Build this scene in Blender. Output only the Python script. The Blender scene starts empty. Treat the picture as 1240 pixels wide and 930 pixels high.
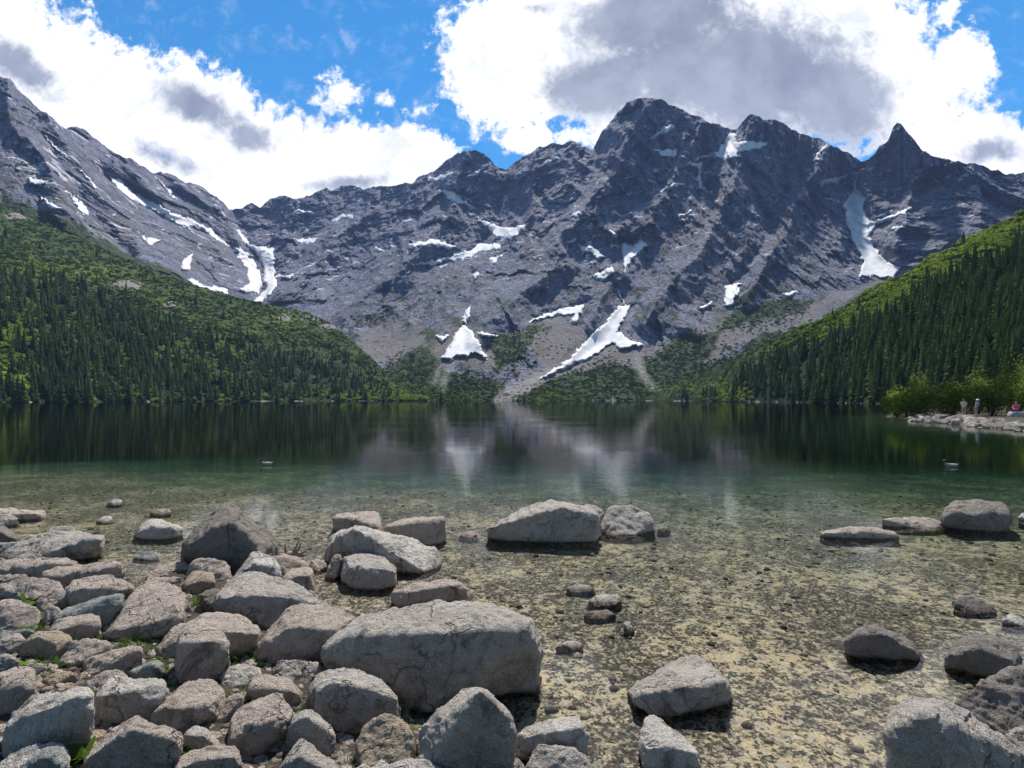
import bpy, bmesh, math, random
import numpy as np
from mathutils import Vector

# ------------------------------------------------------------------ camera, sky, sun, exposure
scene = bpy.context.scene
COL = scene.collection
R = math.radians
H = 1.9            # eye height above the lake
F = 630.0          # focal length in photograph pixels (1240 wide)
PX0, PY0 = 620.0, 484.0

cam_data = bpy.data.cameras.new("camera")
cam = bpy.data.objects.new("camera", cam_data)
COL.objects.link(cam)
cam.location = (0, 0, H)
cam.rotation_euler = (R(90), 0, 0)
cam_data.sensor_width = 36
cam_data.lens = F / 1240 * 36
cam_data.shift_y = 19 / 1240
cam_data.clip_start = 0.05
cam_data.clip_end = 20000
scene.camera = cam

SUN_AZ, SUN_EL = R(11), R(59)
sun_dir = Vector((math.sin(SUN_AZ) * math.cos(SUN_EL), math.cos(SUN_AZ) * math.cos(SUN_EL), math.sin(SUN_EL)))
sd = bpy.data.lights.new("sun", 'SUN')
sd.energy = 4.6
sd.angle = R(2.5)
sd.color = (1.0, 0.93, 0.84)
sun = bpy.data.objects.new("sun", sd)
COL.objects.link(sun)
sun.rotation_euler = sun_dir.to_track_quat('Z', 'Y').to_euler()
sun.location = (0, 0, 50)

scene.view_settings.view_transform = 'Standard'
scene.view_settings.look = 'None'
scene.view_settings.gamma = 1
scene.view_settings.exposure = 0.68
scene.cycles.max_bounces = 8
scene.cycles.diffuse_bounces = 2
scene.cycles.glossy_bounces = 3
scene.cycles.transparent_max_bounces = 12
scene.cycles.sample_clamp_indirect = 6
scene.cycles.use_denoising = True
scene.render.engine = 'CYCLES'


class NT:
    """small helper round a node tree"""
    def __init__(self, tree):
        self.t = tree
        self.n = tree.nodes
        self.n.clear()

    def node(self, kind, **kw):
        nd = self.n.new(kind)
        for k, v in kw.items():
            setattr(nd, k, v)
        return nd

    def link(self, a, b):
        self.t.links.new(a, b)

    def put(self, sock, v):
        if isinstance(v, bpy.types.NodeSocket):
            self.link(v, sock)
        elif v is not None:
            if isinstance(v, (tuple, list)) and len(v) == 3 and sock.type == 'RGBA':
                v = (*v, 1)
            sock.default_value = v

    def math(self, op, a, b=None, c=None, clamp=False):
        nd = self.node('ShaderNodeMath', operation=op, use_clamp=clamp)
        for i, v in enumerate((a, b, c)):
            if v is not None:
                self.put(nd.inputs[i], v)
        return nd.outputs[0]

    def vmath(self, op, a, b=None, scale=None):
        nd = self.node('ShaderNodeVectorMath', operation=op)
        self.put(nd.inputs[0], a)
        if b is not None:
            self.put(nd.inputs[1], b)
        if scale is not None:
            self.put(nd.inputs['Scale'], scale)
        return nd.outputs['Value'] if op in ('LENGTH', 'DOT_PRODUCT') else nd.outputs[0]

    def noise(self, vec, scale, detail=4, rough=0.55, dist=0.0, lac=2.0):
        nd = self.node('ShaderNodeTexNoise')
        self.put(nd.inputs['Vector'], vec)
        self.put(nd.inputs['Scale'], scale)
        nd.inputs['Detail'].default_value = detail
        nd.inputs['Roughness'].default_value = rough
        nd.inputs['Lacunarity'].default_value = lac
        nd.inputs['Distortion'].default_value = dist
        return nd.outputs['Fac']

    def voronoi(self, vec, scale, feature='F1', out='Distance', rand=1.0):
        nd = self.node('ShaderNodeTexVoronoi', feature=feature)
        self.put(nd.inputs['Vector'], vec)
        self.put(nd.inputs['Scale'], scale)
        nd.inputs['Randomness'].default_value = rand
        return nd.outputs[out]

    def step(self, v, lo, hi, a=0.0, b=1.0):
        nd = self.node('ShaderNodeMapRange', interpolation_type='SMOOTHSTEP')
        self.put(nd.inputs['Value'], v)
        nd.inputs['From Min'].default_value = lo
        nd.inputs['From Max'].default_value = hi
        nd.inputs['To Min'].default_value = a
        nd.inputs['To Max'].default_value = b
        return nd.outputs['Result']

    def mix(self, f, a, b, mode='MIX'):
        nd = self.node('ShaderNodeMix', data_type='RGBA', blend_type=mode)
        self.put(nd.inputs[0], f)
        self.put(nd.inputs[6], a)
        self.put(nd.inputs[7], b)
        return nd.outputs[2]

    def scale_vec(self, vec, s):
        nd = self.node('ShaderNodeMapping')
        self.put(nd.inputs['Vector'], vec)
        nd.inputs['Scale'].default_value = s
        return nd.outputs[0]

    def attr(self, name, out='Fac'):
        nd = self.node('ShaderNodeAttribute', attribute_name=name)
        return nd.outputs[out]


# world: sky texture with a layer of broken cumulus fixed to compass directions
world = bpy.data.worlds.new("World")
scene.world = world
world.use_nodes = True
w = NT(world.node_tree)
sky = w.node('ShaderNodeTexSky', sky_type='NISHITA')
sky.sun_disc = False
sky.sun_elevation = SUN_EL
sky.sun_rotation = SUN_AZ
sky.altitude = 1400
sky.air_density = 1.0
sky.dust_density = 0.1
sky.ozone_density = 3.0
tc = w.node('ShaderNodeTexCoord')
sep = w.node('ShaderNodeSeparateXYZ')
w.link(tc.outputs['Generated'], sep.inputs[0])
dy = w.math('MAXIMUM', sep.outputs['Y'], 0.08)
su = w.math('ADD', w.math('MULTIPLY', w.math('DIVIDE', sep.outputs['X'], dy), F), PX0)
sv = w.math('SUBTRACT', PY0, w.math('MULTIPLY', w.math('DIVIDE', sep.outputs['Z'], dy), F))
cmb = w.node('ShaderNodeCombineXYZ')
w.link(su, cmb.inputs[0])
w.link(sv, cmb.inputs[1])
suv = cmb.outputs[0]
nbig = w.noise(suv, 0.016, 5, 0.62, 0.6)
nfine = w.noise(suv, 0.05, 6, 0.6, 0.5)
edge = w.math('ADD', w.math('MULTIPLY', w.math('SUBTRACT', nbig, 0.5), 0.9),
              w.math('ADD', w.math('MULTIPLY', w.math('SUBTRACT', nfine, 0.5), 0.95), w.math('MULTIPLY', w.math('SUBTRACT', w.noise(suv, 0.11, 6, 0.6, 0.8), 0.5), 0.45)))


def blobs(items):
    acc = None
    for (x, y, rx, ry, rot, *wt) in items:
        m = w.node('ShaderNodeMapping', vector_type='TEXTURE')
        w.link(suv, m.inputs['Vector'])
        m.inputs['Location'].default_value = (x, y, 0)
        m.inputs['Rotation'].default_value = (0, 0, R(rot))
        m.inputs['Scale'].default_value = (rx, ry, 1)
        d = w.math('SUBTRACT', wt[0] if wt else 1.0, w.vmath('LENGTH', m.outputs[0]))
        acc = d if acc is None else w.math('SMOOTH_MAX', acc, d, 0.15)
    return acc


cloud_d = blobs([(5, 50, 85, 85, 0), (75, 95, 95, 85, 20), (150, 130, 125, 85, 25), (245, 150, 120, 80, 30),
                 (330, 195, 120, 75, 25), (430, 205, 115, 55, 8), (250, 250, 230, 90, 10), (-200, 40, 240, 200, 0),
                 (412, 112, 90, 66, -20, .42), (463, 120, 48, 36, 0, .34), (503, 134, 46, 40, 0, .30), (500, 180, 60, 32, 10),
                 (625, 95, 92, 88, 0), (690, 40, 145, 95, 0), (600, 40, 80, 60, -30), (820, 80, 230, 150, 0),
                 (990, 70, 170, 135, 0), (1090, 110, 115, 85, 20), (1165, 75, 52, 42, 0), (1180, 175, 130, 48, 8),
                 (1300, 190, 140, 60, 0), (640, 168, 40, 22, -10), (1150, 8, 60, 30, -30, .4), (1500, 90, 200, 90, 0),
                 (820, -160, 420, 130, 0), (100, -140, 200, 90, 20)])
grey_d = blobs([(890, 85, 205, 92, 4), (730, 105, 85, 48, -10), (1000, 115, 105, 72, 20), (790, 25, 130, 55, -10),
                (900, -120, 330, 110, 0), (25, 80, 85, 34, 35, .8), (240, 128, 95, 34, 24, .78), (300, 165, 60, 32, 20, .7),
                (200, 190, 110, 30, 20, .5), (420, 222, 110, 22, -5, .6), (655, 10, 60, 26, 0, .4), (1200, 182, 80, 30, 0, .6)])
cl_front = w.step(w.math('ADD', cloud_d, edge), -0.02, 0.30)
gr_front = w.step(w.math('ADD', grey_d, w.math('MULTIPLY', edge, 0.75)), -0.12, 0.5)
# the rest of the sky, overhead and behind: broken cumulus, dulled to dark grey behind the camera
ncl = w.noise(tc.outputs['Generated'], 2.6, 7, 0.6, 0.4)
cl_back = w.step(ncl, 0.47, 0.56)
gr_back = w.step(ncl, 0.47, 0.60)
front = w.step(sep.outputs['Y'], 0.12, 0.3)
cover = w.mix(front, cl_back, cl_front)
greyf = w.mix(front, gr_back, gr_front)
gsh = w.noise(suv, 0.012, 5, 0.6, 0.2)
greycol = w.mix(w.step(gsh, 0.3, 0.7), (0.25, 0.285, 0.37), (0.40, 0.435, 0.53))
veil = w.step(w.noise(suv, 0.018, 6, 0.6, 0.6), 0.45, 0.72, 0.0, 0.65)
ccol = w.mix(veil, (1.12, 1.12, 1.12), (0.64, 0.68, 0.76))
ccol = w.mix(greyf, ccol, greycol)
ccol = w.mix(w.step(sep.outputs['Y'], 0.15, -0.25), ccol, (0.2, 0.2, 0.205))  # unseen rear sky darkened to deepen the shade on rock fronts
wisp = w.step(w.noise(suv, 0.03, 8, 0.7, 0.5), 0.5, 0.8, 0.0, 0.22)
cover = w.math('MAXIMUM', cover, w.math('MULTIPLY', wisp, front))
bg1 = w.node('ShaderNodeBackground')
w.link(w.mix(1.0, sky.outputs[0], (0.25, 0.96, 1.24), 'MULTIPLY'), bg1.inputs['Color'])
bg1.inputs['Strength'].default_value = 0.09
bg2 = w.node('ShaderNodeBackground')
w.link(ccol, bg2.inputs['Color'])
bg2.inputs['Strength'].default_value = 0.77
mx = w.node('ShaderNodeMixShader')
w.link(cover, mx.inputs[0])
w.link(bg1.outputs[0], mx.inputs[1])
w.link(bg2.outputs[0], mx.inputs[2])
wo = w.node('ShaderNodeOutputWorld')
w.link(mx.outputs[0], wo.inputs['Surface'])

# ------------------------------------------------------------------ numeric helpers
rng = np.random.RandomState(7)
_perm = rng.permutation(256)
_perm = np.concatenate([_perm, _perm, _perm[:2]])
_grad = rng.normal(size=(256, 3))
_grad /= np.linalg.norm(_grad, axis=1)[:, None]


def perlin(p):
    p = np.asarray(p, dtype=np.float64)
    i = np.floor(p).astype(np.int64)
    f = p - i
    u = f * f * f * (f * (f * 6 - 15) + 10)
    i &= 255
    out = 0
    for dx in (0, 1):
        hx = _perm[i[:, 0] + dx]
        wx = u[:, 0] if dx else 1 - u[:, 0]
        for dyy in (0, 1):
            hy = _perm[(hx + i[:, 1] + dyy) & 255]
            wy = u[:, 1] if dyy else 1 - u[:, 1]
            for dz in (0, 1):
                g = _grad[_perm[(hy + i[:, 2] + dz) & 255]]
                wz = u[:, 2] if dz else 1 - u[:, 2]
                d = g[:, 0] * (f[:, 0] - dx) + g[:, 1] * (f[:, 1] - dyy) + g[:, 2] * (f[:, 2] - dz)
                out = out + wx * wy * wz * d
    return out * 1.5


def fbm(p, octaves=4, gain=0.5):
    a, s, tot = 1.0, 1.0, 0
    for k in range(octaves):
        tot = tot + a * perlin(p * s + 17.3 * k)
        a *= gain
        s *= 2.03
    return tot


def col3(x, y, z):
    return np.stack([np.broadcast_to(np.asarray(v, float), np.shape(x)) for v in (x, y, z)], axis=-1)


def smooth(a, b, x):
    t = np.clip((x - a) / (b - a), 0, 1)
    return t * t * (3 - 2 * t)


def line_dist(x, y, pts):
    d = np.full(x.shape, 1e9)
    for (ax, ay), (bx, by) in zip(pts[:-1], pts[1:]):
        vx, vy = bx - ax, by - ay
        L = vx * vx + vy * vy + 1e-9
        t = np.clip(((x - ax) * vx + (y - ay) * vy) / L, 0, 1)
        d = np.minimum(d, np.hypot(x - ax - t * vx, y - ay - t * vy))
    return d


def poly_sd(x, y, pts):
    """signed distance to a polygon, positive inside"""
    pts = list(pts)
    inside = np.zeros(x.shape, bool)
    n = len(pts)
    for k in range(n):
        ax, ay = pts[k]
        bx, by = pts[(k + 1) % n]
        if ay == by:
            continue
        c = ((ay > y) != (by > y)) & (x < (bx - ax) * (y - ay) / (by - ay) + ax)
        inside ^= c
    d = line_dist(x, y, pts + [pts[0]])
    return np.where(inside, d, -d)


def world_pt(px, py, Y):
    return (px - PX0) / F * Y, Y, H + (PY0 - py) / F * Y


def tag(o, label=None, cat=None, group=None, kind=None):
    if label:
        o["label"] = label
    if cat:
        o["category"] = cat
    if group:
        o["group"] = group
    if kind:
        o["kind"] = kind
    return o


def mesh_np(name, verts, faces, mat=None, parent=None, attrs=None, smooth_shade=True, link=True):
    """one mesh object from arrays; faces is (n,3) or (n,4) or a list of such arrays"""
    verts = np.asarray(verts, dtype=np.float32)
    if not isinstance(faces, (list, tuple)):
        faces = [faces]
    faces = [np.asarray(f, dtype=np.int32) for f in faces if len(f)]
    me = bpy.data.meshes.new(name)
    me.vertices.add(len(verts))
    me.vertices.foreach_set("co", verts.ravel())
    loops = np.concatenate([f.ravel() for f in faces])
    sizes = np.concatenate([np.full(len(f), f.shape[1], np.int32) for f in faces])
    starts = np.concatenate([[0], np.cumsum(sizes)[:-1]]).astype(np.int32)
    me.loops.add(len(loops))
    me.loops.foreach_set("vertex_index", loops)
    me.polygons.add(len(sizes))
    me.polygons.foreach_set("loop_start", starts)
    me.polygons.foreach_set("loop_total", sizes)
    me.polygons.foreach_set("use_smooth", np.full(len(sizes), smooth_shade, bool))
    me.update(calc_edges=True)
    me.validate()
    for k, v in (attrs or {}).items():
        a = me.attributes.new(k, 'FLOAT', 'POINT')
        a.data.foreach_set("value", np.asarray(v, dtype=np.float32).ravel())
    if mat:
        me.materials.append(mat)
    o = bpy.data.objects.new(name, me)
    if link:
        COL.objects.link(o)
    if parent:
        o.parent = parent
    return o


def empty(name, loc, rz=0.0):
    o = bpy.data.objects.new(name, None)
    o.location = loc
    o.rotation_euler = (0, 0, rz)
    o.empty_display_size = 0.2
    COL.objects.link(o)
    return o


def grid_faces(nr, nc):
    i = np.arange(nr - 1)[:, None] * nc + np.arange(nc - 1)[None, :]
    i = i.ravel()
    return np.stack([i, i + 1, i + nc + 1, i + nc], axis=1)


# ------------------------------------------------------------------ materials
def material(name):
    m = bpy.data.materials.new(name)
    m.use_nodes = True
    return m, NT(m.node_tree)


def finish(nt, color, rough=0.85, bump=None, strength=0.5, dist=0.05, spec=0.3, sub=None):
    b = nt.node('ShaderNodeBsdfPrincipled')
    nt.put(b.inputs['Base Color'], color)
    nt.put(b.inputs['Roughness'], rough)
    b.inputs['Specular IOR Level'].default_value = spec
    if bump is not None:
        bm = nt.node('ShaderNodeBump')
        nt.put(bm.inputs['Height'], bump)
        bm.inputs['Strength'].default_value = strength
        bm.inputs['Distance'].default_value = dist
        nt.link(bm.outputs[0], b.inputs['Normal'])
    o = nt.node('ShaderNodeOutputMaterial')
    nt.link(b.outputs[0], o.inputs['Surface'])
    return b


def plain(name, color, rough=0.7, var=0.15, scale=8.0):
    m, t = material(name)
    g = t.node('ShaderNodeTexCoord').outputs['Object']
    n = t.noise(g, scale, 4, 0.6)
    c = t.mix(n, tuple(c * (1 - var) for c in color), tuple(min(1, c * (1 + var)) for c in color))
    finish(t, c, rough, n, 0.2, 0.01)
    return m


def foliage_mat(name, dark, light, transl=0.25):
    """leaf colour varies from clump to clump (vertex 'tint') and from plant to plant"""
    m, t = material(name)
    tint = t.attr('tint')
    rnd = t.node('ShaderNodeObjectInfo').outputs['Random']
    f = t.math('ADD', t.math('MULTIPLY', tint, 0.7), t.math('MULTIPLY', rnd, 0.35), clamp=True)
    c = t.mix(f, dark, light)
    d = t.node('ShaderNodeBsdfDiffuse')
    t.put(d.inputs[0], c)
    tr = t.node('ShaderNodeBsdfTranslucent')
    t.put(tr.inputs[0], c)
    mxx = t.node('ShaderNodeMixShader')
    mxx.inputs[0].default_value = transl
    t.link(d.outputs[0], mxx.inputs[1])
    t.link(tr.outputs[0], mxx.inputs[2])
    o = t.node('ShaderNodeOutputMaterial')
    t.link(mxx.outputs[0], o.inputs['Surface'])
    return m


def boulder_mat(name, base, second, dark):
    m, t = material(name)
    g = t.node('ShaderNodeNewGeometry').outputs['Position']
    oi = t.node('ShaderNodeObjectInfo').outputs['Random']
    off = t.vmath('ADD', g, t.vmath('SCALE', (31.0, 17.0, 9.0), scale=oi))
    big = t.noise(off, 3.2, 5, 0.6, 0.5)
    mid = t.noise(off, 16, 6, 0.68, 0.3)
    grain = t.noise(off, 130, 3, 0.75)
    grain2 = t.voronoi(off, 210, out='Distance')
    c = t.mix(t.step(big, 0.36, 0.64), base, second)
    c = t.mix(t.step(mid, 0.53, 0.74, 0, 0.65), c, dark)
    c = t.mix(t.step(mid, 0.46, 0.30, 0, 0.45), c, tuple(min(1, x * 1.45) for x in base))
    c = t.mix(t.step(grain, 0.55, 0.68, 0, 0.75), c, tuple(x * 0.35 for x in dark))
    c = t.mix(t.step(grain, 0.44, 0.32, 0, 0.7), c, tuple(min(1, x * 1.7) for x in base))
    lich = t.math('MULTIPLY', t.step(t.noise(off, 7.5, 6, 0.7, 0.8), 0.60, 0.70), 0.45)
    c = t.mix(lich, c, (0.24, 0.235, 0.17))
    stain = t.step(t.noise(t.scale_vec(off, (1, 1, .5)), 5.0, 7, 0.72, 0.6), 0.53, 0.66, 0, 0.75)
    c = t.mix(stain, c, tuple(x * 0.75 for x in dark))
    dots = t.voronoi(off, 55, out='Distance')
    c = t.mix(t.math('MULTIPLY', t.step(dots, 0.28, 0.16), t.step(mid, 0.47, 0.6, 0, 0.6)), c, tuple(x * 0.6 for x in dark))
    # algae stain up to a few centimetres above the waterline
    sz = t.node('ShaderNodeSeparateXYZ')
    t.link(g, sz.inputs[0])
    zz = t.math('ADD', sz.outputs[2], t.math('MULTIPLY', t.math('SUBTRACT', mid, 0.5), 0.06))
    c = t.mix(t.step(zz, 0.03, 0.0, 0, 0.5), c, (0.07, 0.06, 0.05))
    under = t.mix(t.step(t.noise(off, 24, 6, 0.72), 0.47, 0.56), (0.035, 0.03, 0.022), (0.27, 0.215, 0.115))
    c = t.mix(t.step(zz, 0.004, -0.012), c, under)
    wob = t.node('ShaderNodeTexNoise')
    t.put(wob.inputs['Vector'], off)
    wob.inputs['Scale'].default_value = 5.0
    wob.inputs['Detail'].default_value = 5
    cr = t.math('ADD', t.voronoi(t.vmath('ADD', off, t.vmath('SCALE', wob.outputs['Color'], scale=0.4)), 1.3, 'DISTANCE_TO_EDGE'), t.step(t.noise(off, 2.5, 2, 0.5), 0.50, 0.62, 0, 0.05))
    crack = t.step(cr, 0.0, 0.016)
    c = t.mix(t.step(cr, 0.009, 0.0, 0, 0.5), c, (0.07, 0.06, 0.055))
    hgt = t.math('ADD', t.math('ADD', t.math('MULTIPLY', mid, 0.9), t.math('MULTIPLY', grain, 0.22)),
                 t.math('ADD', t.math('MULTIPLY', t.noise(off, 45, 4, 0.7), 0.45), t.math('MULTIPLY', crack, 0.5)))
    finish(t, c, 0.82, hgt, 1.0, 0.075, 0.3)
    return m


TONES = {
    'pink': boulder_mat('stone pink', (0.52, 0.435, 0.37), (0.42, 0.36, 0.31), (0.15, 0.125, 0.108)),
    'grey': boulder_mat('stone grey', (0.52, 0.475, 0.42), (0.42, 0.38, 0.335), (0.14, 0.125, 0.115)),
    'pale': boulder_mat('stone pale', (0.62, 0.575, 0.515), (0.51, 0.47, 0.42), (0.19, 0.175, 0.16)),
    'blue': boulder_mat('stone blue', (0.36, 0.375, 0.36), (0.28, 0.295, 0.285), (0.12, 0.125, 0.12)),
    'tan': boulder_mat('stone tan', (0.47, 0.38, 0.27), (0.39, 0.315, 0.24), (0.14, 0.115, 0.09)),
    'dark': boulder_mat('stone dark', (0.29, 0.255, 0.225), (0.21, 0.19, 0.165), (0.085, 0.075, 0.065)),
}

# ------------------------------------------------------------------ ground: shore and lake bed in one sheet
def gpt(px, py, z=0.0):
    Y = (H - z) * F / (py - PY0)
    return ((px - PX0) / F * Y, Y)


SHORE_LEFT = [(-14, -6), (-14, 9.5)] + [gpt(*p) for p in
              [(-60, 656), (10, 682), (95, 692), (140, 700), (163, 712), (175, 700), (225, 694), (262, 690), (345, 690), (372, 700),
               (378, 716), (392, 738), (440, 745), (470, 800), (500, 880), (550, 885), (600, 905), (625, 960)]] + \
             [(0.25, 1.6), (1.0, 1.35), (1.9, 1.2), (3.5, 1.3), (5, 0.8), (14, 0.0), (14, -6)]
SHORE_POINT = [(41, 57), (40.6, 53), (38.5, 49), (36.2, 46), (34, 40), (31.6, 34), (33, 30), (45, 22), (90, 15), (400, 10),
               (400, 190), (160, 170), (112, 128), (92, 112), (70, 92), (54, 72), (45, 62)]


def ground_z(x, y):
    x = np.asarray(x, float)
    y = np.asarray(y, float)
    s1 = poly_sd(x, y, SHORE_LEFT)
    s2 = poly_sd(x, y, SHORE_POINT)
    p = col3(x, y, 0 * x)
    n = fbm(p * 0.9, 3)
    land1 = 0.035 + 0.10 * smooth(0, 0.5, s1) + 0.035 * np.maximum(s1, 0) + 0.03 * n * smooth(0, 0.5, s1)
    land1 = np.minimum(land1, 0.5)
    land2 = 0.05 + 0.12 * smooth(0, 3, s2) + 0.03 * np.maximum(s2 - 4, 0) + 0.05 * n
    d = np.maximum(-np.maximum(s1, s2), 0)
    d = np.minimum(d, np.maximum(0.75 * (y - 2.4), 0.3))
    bed = -(0.03 + 0.02 * d + 0.035 * np.clip(d - 4, 0, 40) + 0.02 * np.clip(d - 10, 0, 30) + 0.3 * np.clip(d - 38, 0, 60))
    bed = bed + 0.02 * n * smooth(0, 1.5, d) + 0.06 * fbm(p * 0.23 + 5, 3) * smooth(1.5, 8, d)
    bed = np.minimum(bed, -0.02)
    z = np.where(s1 > 0, land1, np.where(s2 > 0, land2, bed))
    return z


def gz(x, y):
    return float(ground_z(np.array([x]), np.array([y]))[0])


def nonuni(segs):
    out = []
    for a, b, n in segs:
        out.append(np.linspace(a, b, n, endpoint=False))
    out.append([segs[-1][1]])
    return np.concatenate(out)


def ground_mat():
    m, t = material('shore soil and lake bed')
    g = t.node('ShaderNodeNewGeometry').outputs['Position']
    land = t.attr('land')
    flat = t.scale_vec(g, (1, 1, 0.15))
    # bed: pale sand and algae crust broken up by dark weed
    broad = t.noise(flat, 0.8, 4, 0.6)
    blotch = t.noise(flat, 6.5, 8, 0.68, 0.4)
    fine = t.noise(flat, 34, 6, 0.7, 0.2)
    wq = t.node('ShaderNodeTexNoise')
    t.put(wq.inputs['Vector'], flat)
    wq.inputs['Scale'].default_value = 18
    wq.inputs['Detail'].default_value = 4
    pebv = t.vmath('ADD', flat, t.vmath('SCALE', wq.outputs['Color'], scale=0.05))
    pa = t.node('ShaderNodeTexVoronoi')
    t.put(pa.inputs['Vector'], pebv)
    pa.inputs['Scale'].default_value = 19
    pb = t.node('ShaderNodeTexVoronoi')
    t.put(pb.inputs['Vector'], pebv)
    pb.inputs['Scale'].default_value = 48
    ra = t.node('ShaderNodeSeparateColor')
    t.link(pa.outputs['Color'], ra.inputs[0])
    rb = t.node('ShaderNodeSeparateColor')
    t.link(pb.outputs['Color'], rb.inputs[0])
    peb = t.math('ADD', t.math('MULTIPLY', ra.outputs[0], 0.5), t.math('MULTIPLY', rb.outputs[0], 0.5))
    v = t.math('ADD', t.math('MULTIPLY', blotch, 0.50), t.math('ADD', t.math('MULTIPLY', fine, 0.26), t.math('ADD', t.math('MULTIPLY', broad, 0.36), t.math('MULTIPLY', peb, 0.20))))
    m1 = t.step(v, 0.668, 0.73)
    sandn = t.noise(flat, 60, 4, 0.7)
    sand = t.mix(t.step(sandn, 0.35, 0.65), (0.26, 0.208, 0.125), (0.45, 0.385, 0.26))
    sand = t.mix(t.step(t.noise(flat, 2.2, 3, 0.5), 0.52, 0.68, 0, 0.8), sand, (0.40, 0.315, 0.18))
    sand = t.mix(t.step(ra.outputs[1], 0.72, 0.78, 0, 0.7), sand, (0.30, 0.275, 0.23))
    weedn = t.noise(flat, 38, 5, 0.75)
    weed = t.mix(t.step(weedn, 0.42, 0.6), (0.022, 0.02, 0.016), (0.085, 0.076, 0.055))
    weed = t.mix(t.step(rb.outputs[1], 0.70, 0.78, 0, 0.9), weed, (0.22, 0.20, 0.15))
    bedc = t.mix(m1, weed, sand)
    sz = t.node('ShaderNodeSeparateXYZ')
    t.link(g, sz.inputs[0])
    bedc = t.mix(t.step(sz.outputs[2], -0.25, -1.2), bedc, (0.020, 0.042, 0.044))  # deep bed painted teal to stand in for light scattered inside the water
    # soil between the boulders
    sn = t.noise(g, 14, 6, 0.7)
    sf = t.noise(g, 90, 4, 0.75)
    soil = t.mix(sn, (0.032, 0.025, 0.02), (0.085, 0.068, 0.055))
    soil = t.mix(t.step(sf, 0.58, 0.68, 0, 0.8), soil, (0.22, 0.19, 0.165))
    moss = t.step(t.noise(g, 3.2, 5, 0.7, 0.4), 0.54, 0.63, 0, 0.75)
    soil = t.mix(moss, soil, t.mix(t.noise(g, 45, 4, 0.7), (0.025, 0.05, 0.01), (0.11, 0.15, 0.03)))
    c = t.mix(land, bedc, soil)
    hgt = t.mix(land, t.math('ADD', t.math('MULTIPLY', v, 0.7), t.math('MULTIPLY', sandn, 0.3)), t.math('ADD', sn, t.math('MULTIPLY', sf, 0.4)))
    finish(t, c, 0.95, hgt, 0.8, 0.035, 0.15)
    return m


gx = nonuni([(-420, -60, 24), (-60, -16, 40), (-16, -5, 70), (-5, 5, 230), (5, 16, 90), (16, 30, 30), (30, 60, 50), (60, 420, 30)])
gy = nonuni([(-30, -2, 10), (-2, 1.6, 20), (1.6, 8, 200), (8, 16, 100), (16, 30, 40), (30, 62, 60), (62, 900, 60)])
GX, GY = np.meshgrid(gx, gy)
gzz = ground_z(GX.ravel(), GY.ravel())
gs1 = np.maximum(poly_sd(GX.ravel(), GY.ravel(), SHORE_LEFT), poly_sd(GX.ravel(), GY.ravel(), SHORE_POINT))
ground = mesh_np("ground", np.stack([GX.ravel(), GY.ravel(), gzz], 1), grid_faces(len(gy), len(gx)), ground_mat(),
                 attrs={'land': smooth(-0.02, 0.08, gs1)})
tag(ground, kind="structure")


# ------------------------------------------------------------------ lake
def water_mat():
    m, t = material('lake water')
    g = t.node('ShaderNodeNewGeometry').outputs['Position']
    a = t.noise(t.scale_vec(g, (1.0, 1.5, 1)), 2.3, 3, 0.55, 0.4)
    b = t.noise(t.scale_vec(g, (1.0, 1.8, 1)), 8.0, 3, 0.6, 0.3)
    cz = t.noise(t.scale_vec(g, (0.5, 1.0, 1)), 0.35, 3, 0.55)
    # light breeze in streaks: the ripples are stronger in some bands than in others
    gust = t.step(t.noise(t.scale_vec(g, (0.03, 0.11, 1)), 1.0, 3, 0.5), 0.38, 0.66, 0.35, 1.3)
    hgt = t.math('ADD', t.math('MULTIPLY', t.math('ADD', t.math('MULTIPLY', a, 0.0055), t.math('MULTIPLY', b, 0.0028)), gust), t.math('MULTIPLY', cz, 0.012))
    bm = t.node('ShaderNodeBump')
    t.link(hgt, bm.inputs['Height'])
    bm.inputs['Strength'].default_value = 0.55
    bm.inputs['Distance'].default_value = 1.0
    fr = t.node('ShaderNodeFresnel')
    fr.inputs['IOR'].default_value = 1.33
    t.link(bm.outputs[0], fr.inputs['Normal'])
    gl = t.node('ShaderNodeBsdfGlossy')
    gl.inputs['Roughness'].default_value = 0.0
    t.link(bm.outputs[0], gl.inputs['Normal'])
    tr = t.node('ShaderNodeBsdfTransparent')
    mxx = t.node('ShaderNodeMixShader')
    t.link(fr.outputs[0], mxx.inputs[0])
    t.link(tr.outputs[0], mxx.inputs[1])
    t.link(gl.outputs[0], mxx.inputs[2])
    va = t.node('ShaderNodeVolumeAbsorption')
    va.inputs['Color'].default_value = (0.25, 0.56, 0.52, 1)
    va.inputs['Density'].default_value = 0.8
    o = t.node('ShaderNodeOutputMaterial')
    t.link(mxx.outputs[0], o.inputs['Surface'])
    t.link(va.outputs[0], o.inputs['Volume'])
    return m


bx = [(-415, 0.9), (415, 0.9), (415, 880), (-415, 880)]
wv = [(x, y, 0) for x, y in bx] + [(x, y, -40) for x, y in bx]
water = mesh_np("water", wv, np.array([[0, 1, 2, 3], [7, 6, 5, 4], [0, 4, 5, 1], [1, 5, 6, 2], [2, 6, 7, 3], [3, 7, 4, 0]]), water_mat(), smooth_shade=False)
tag(water, kind="structure")

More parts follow.
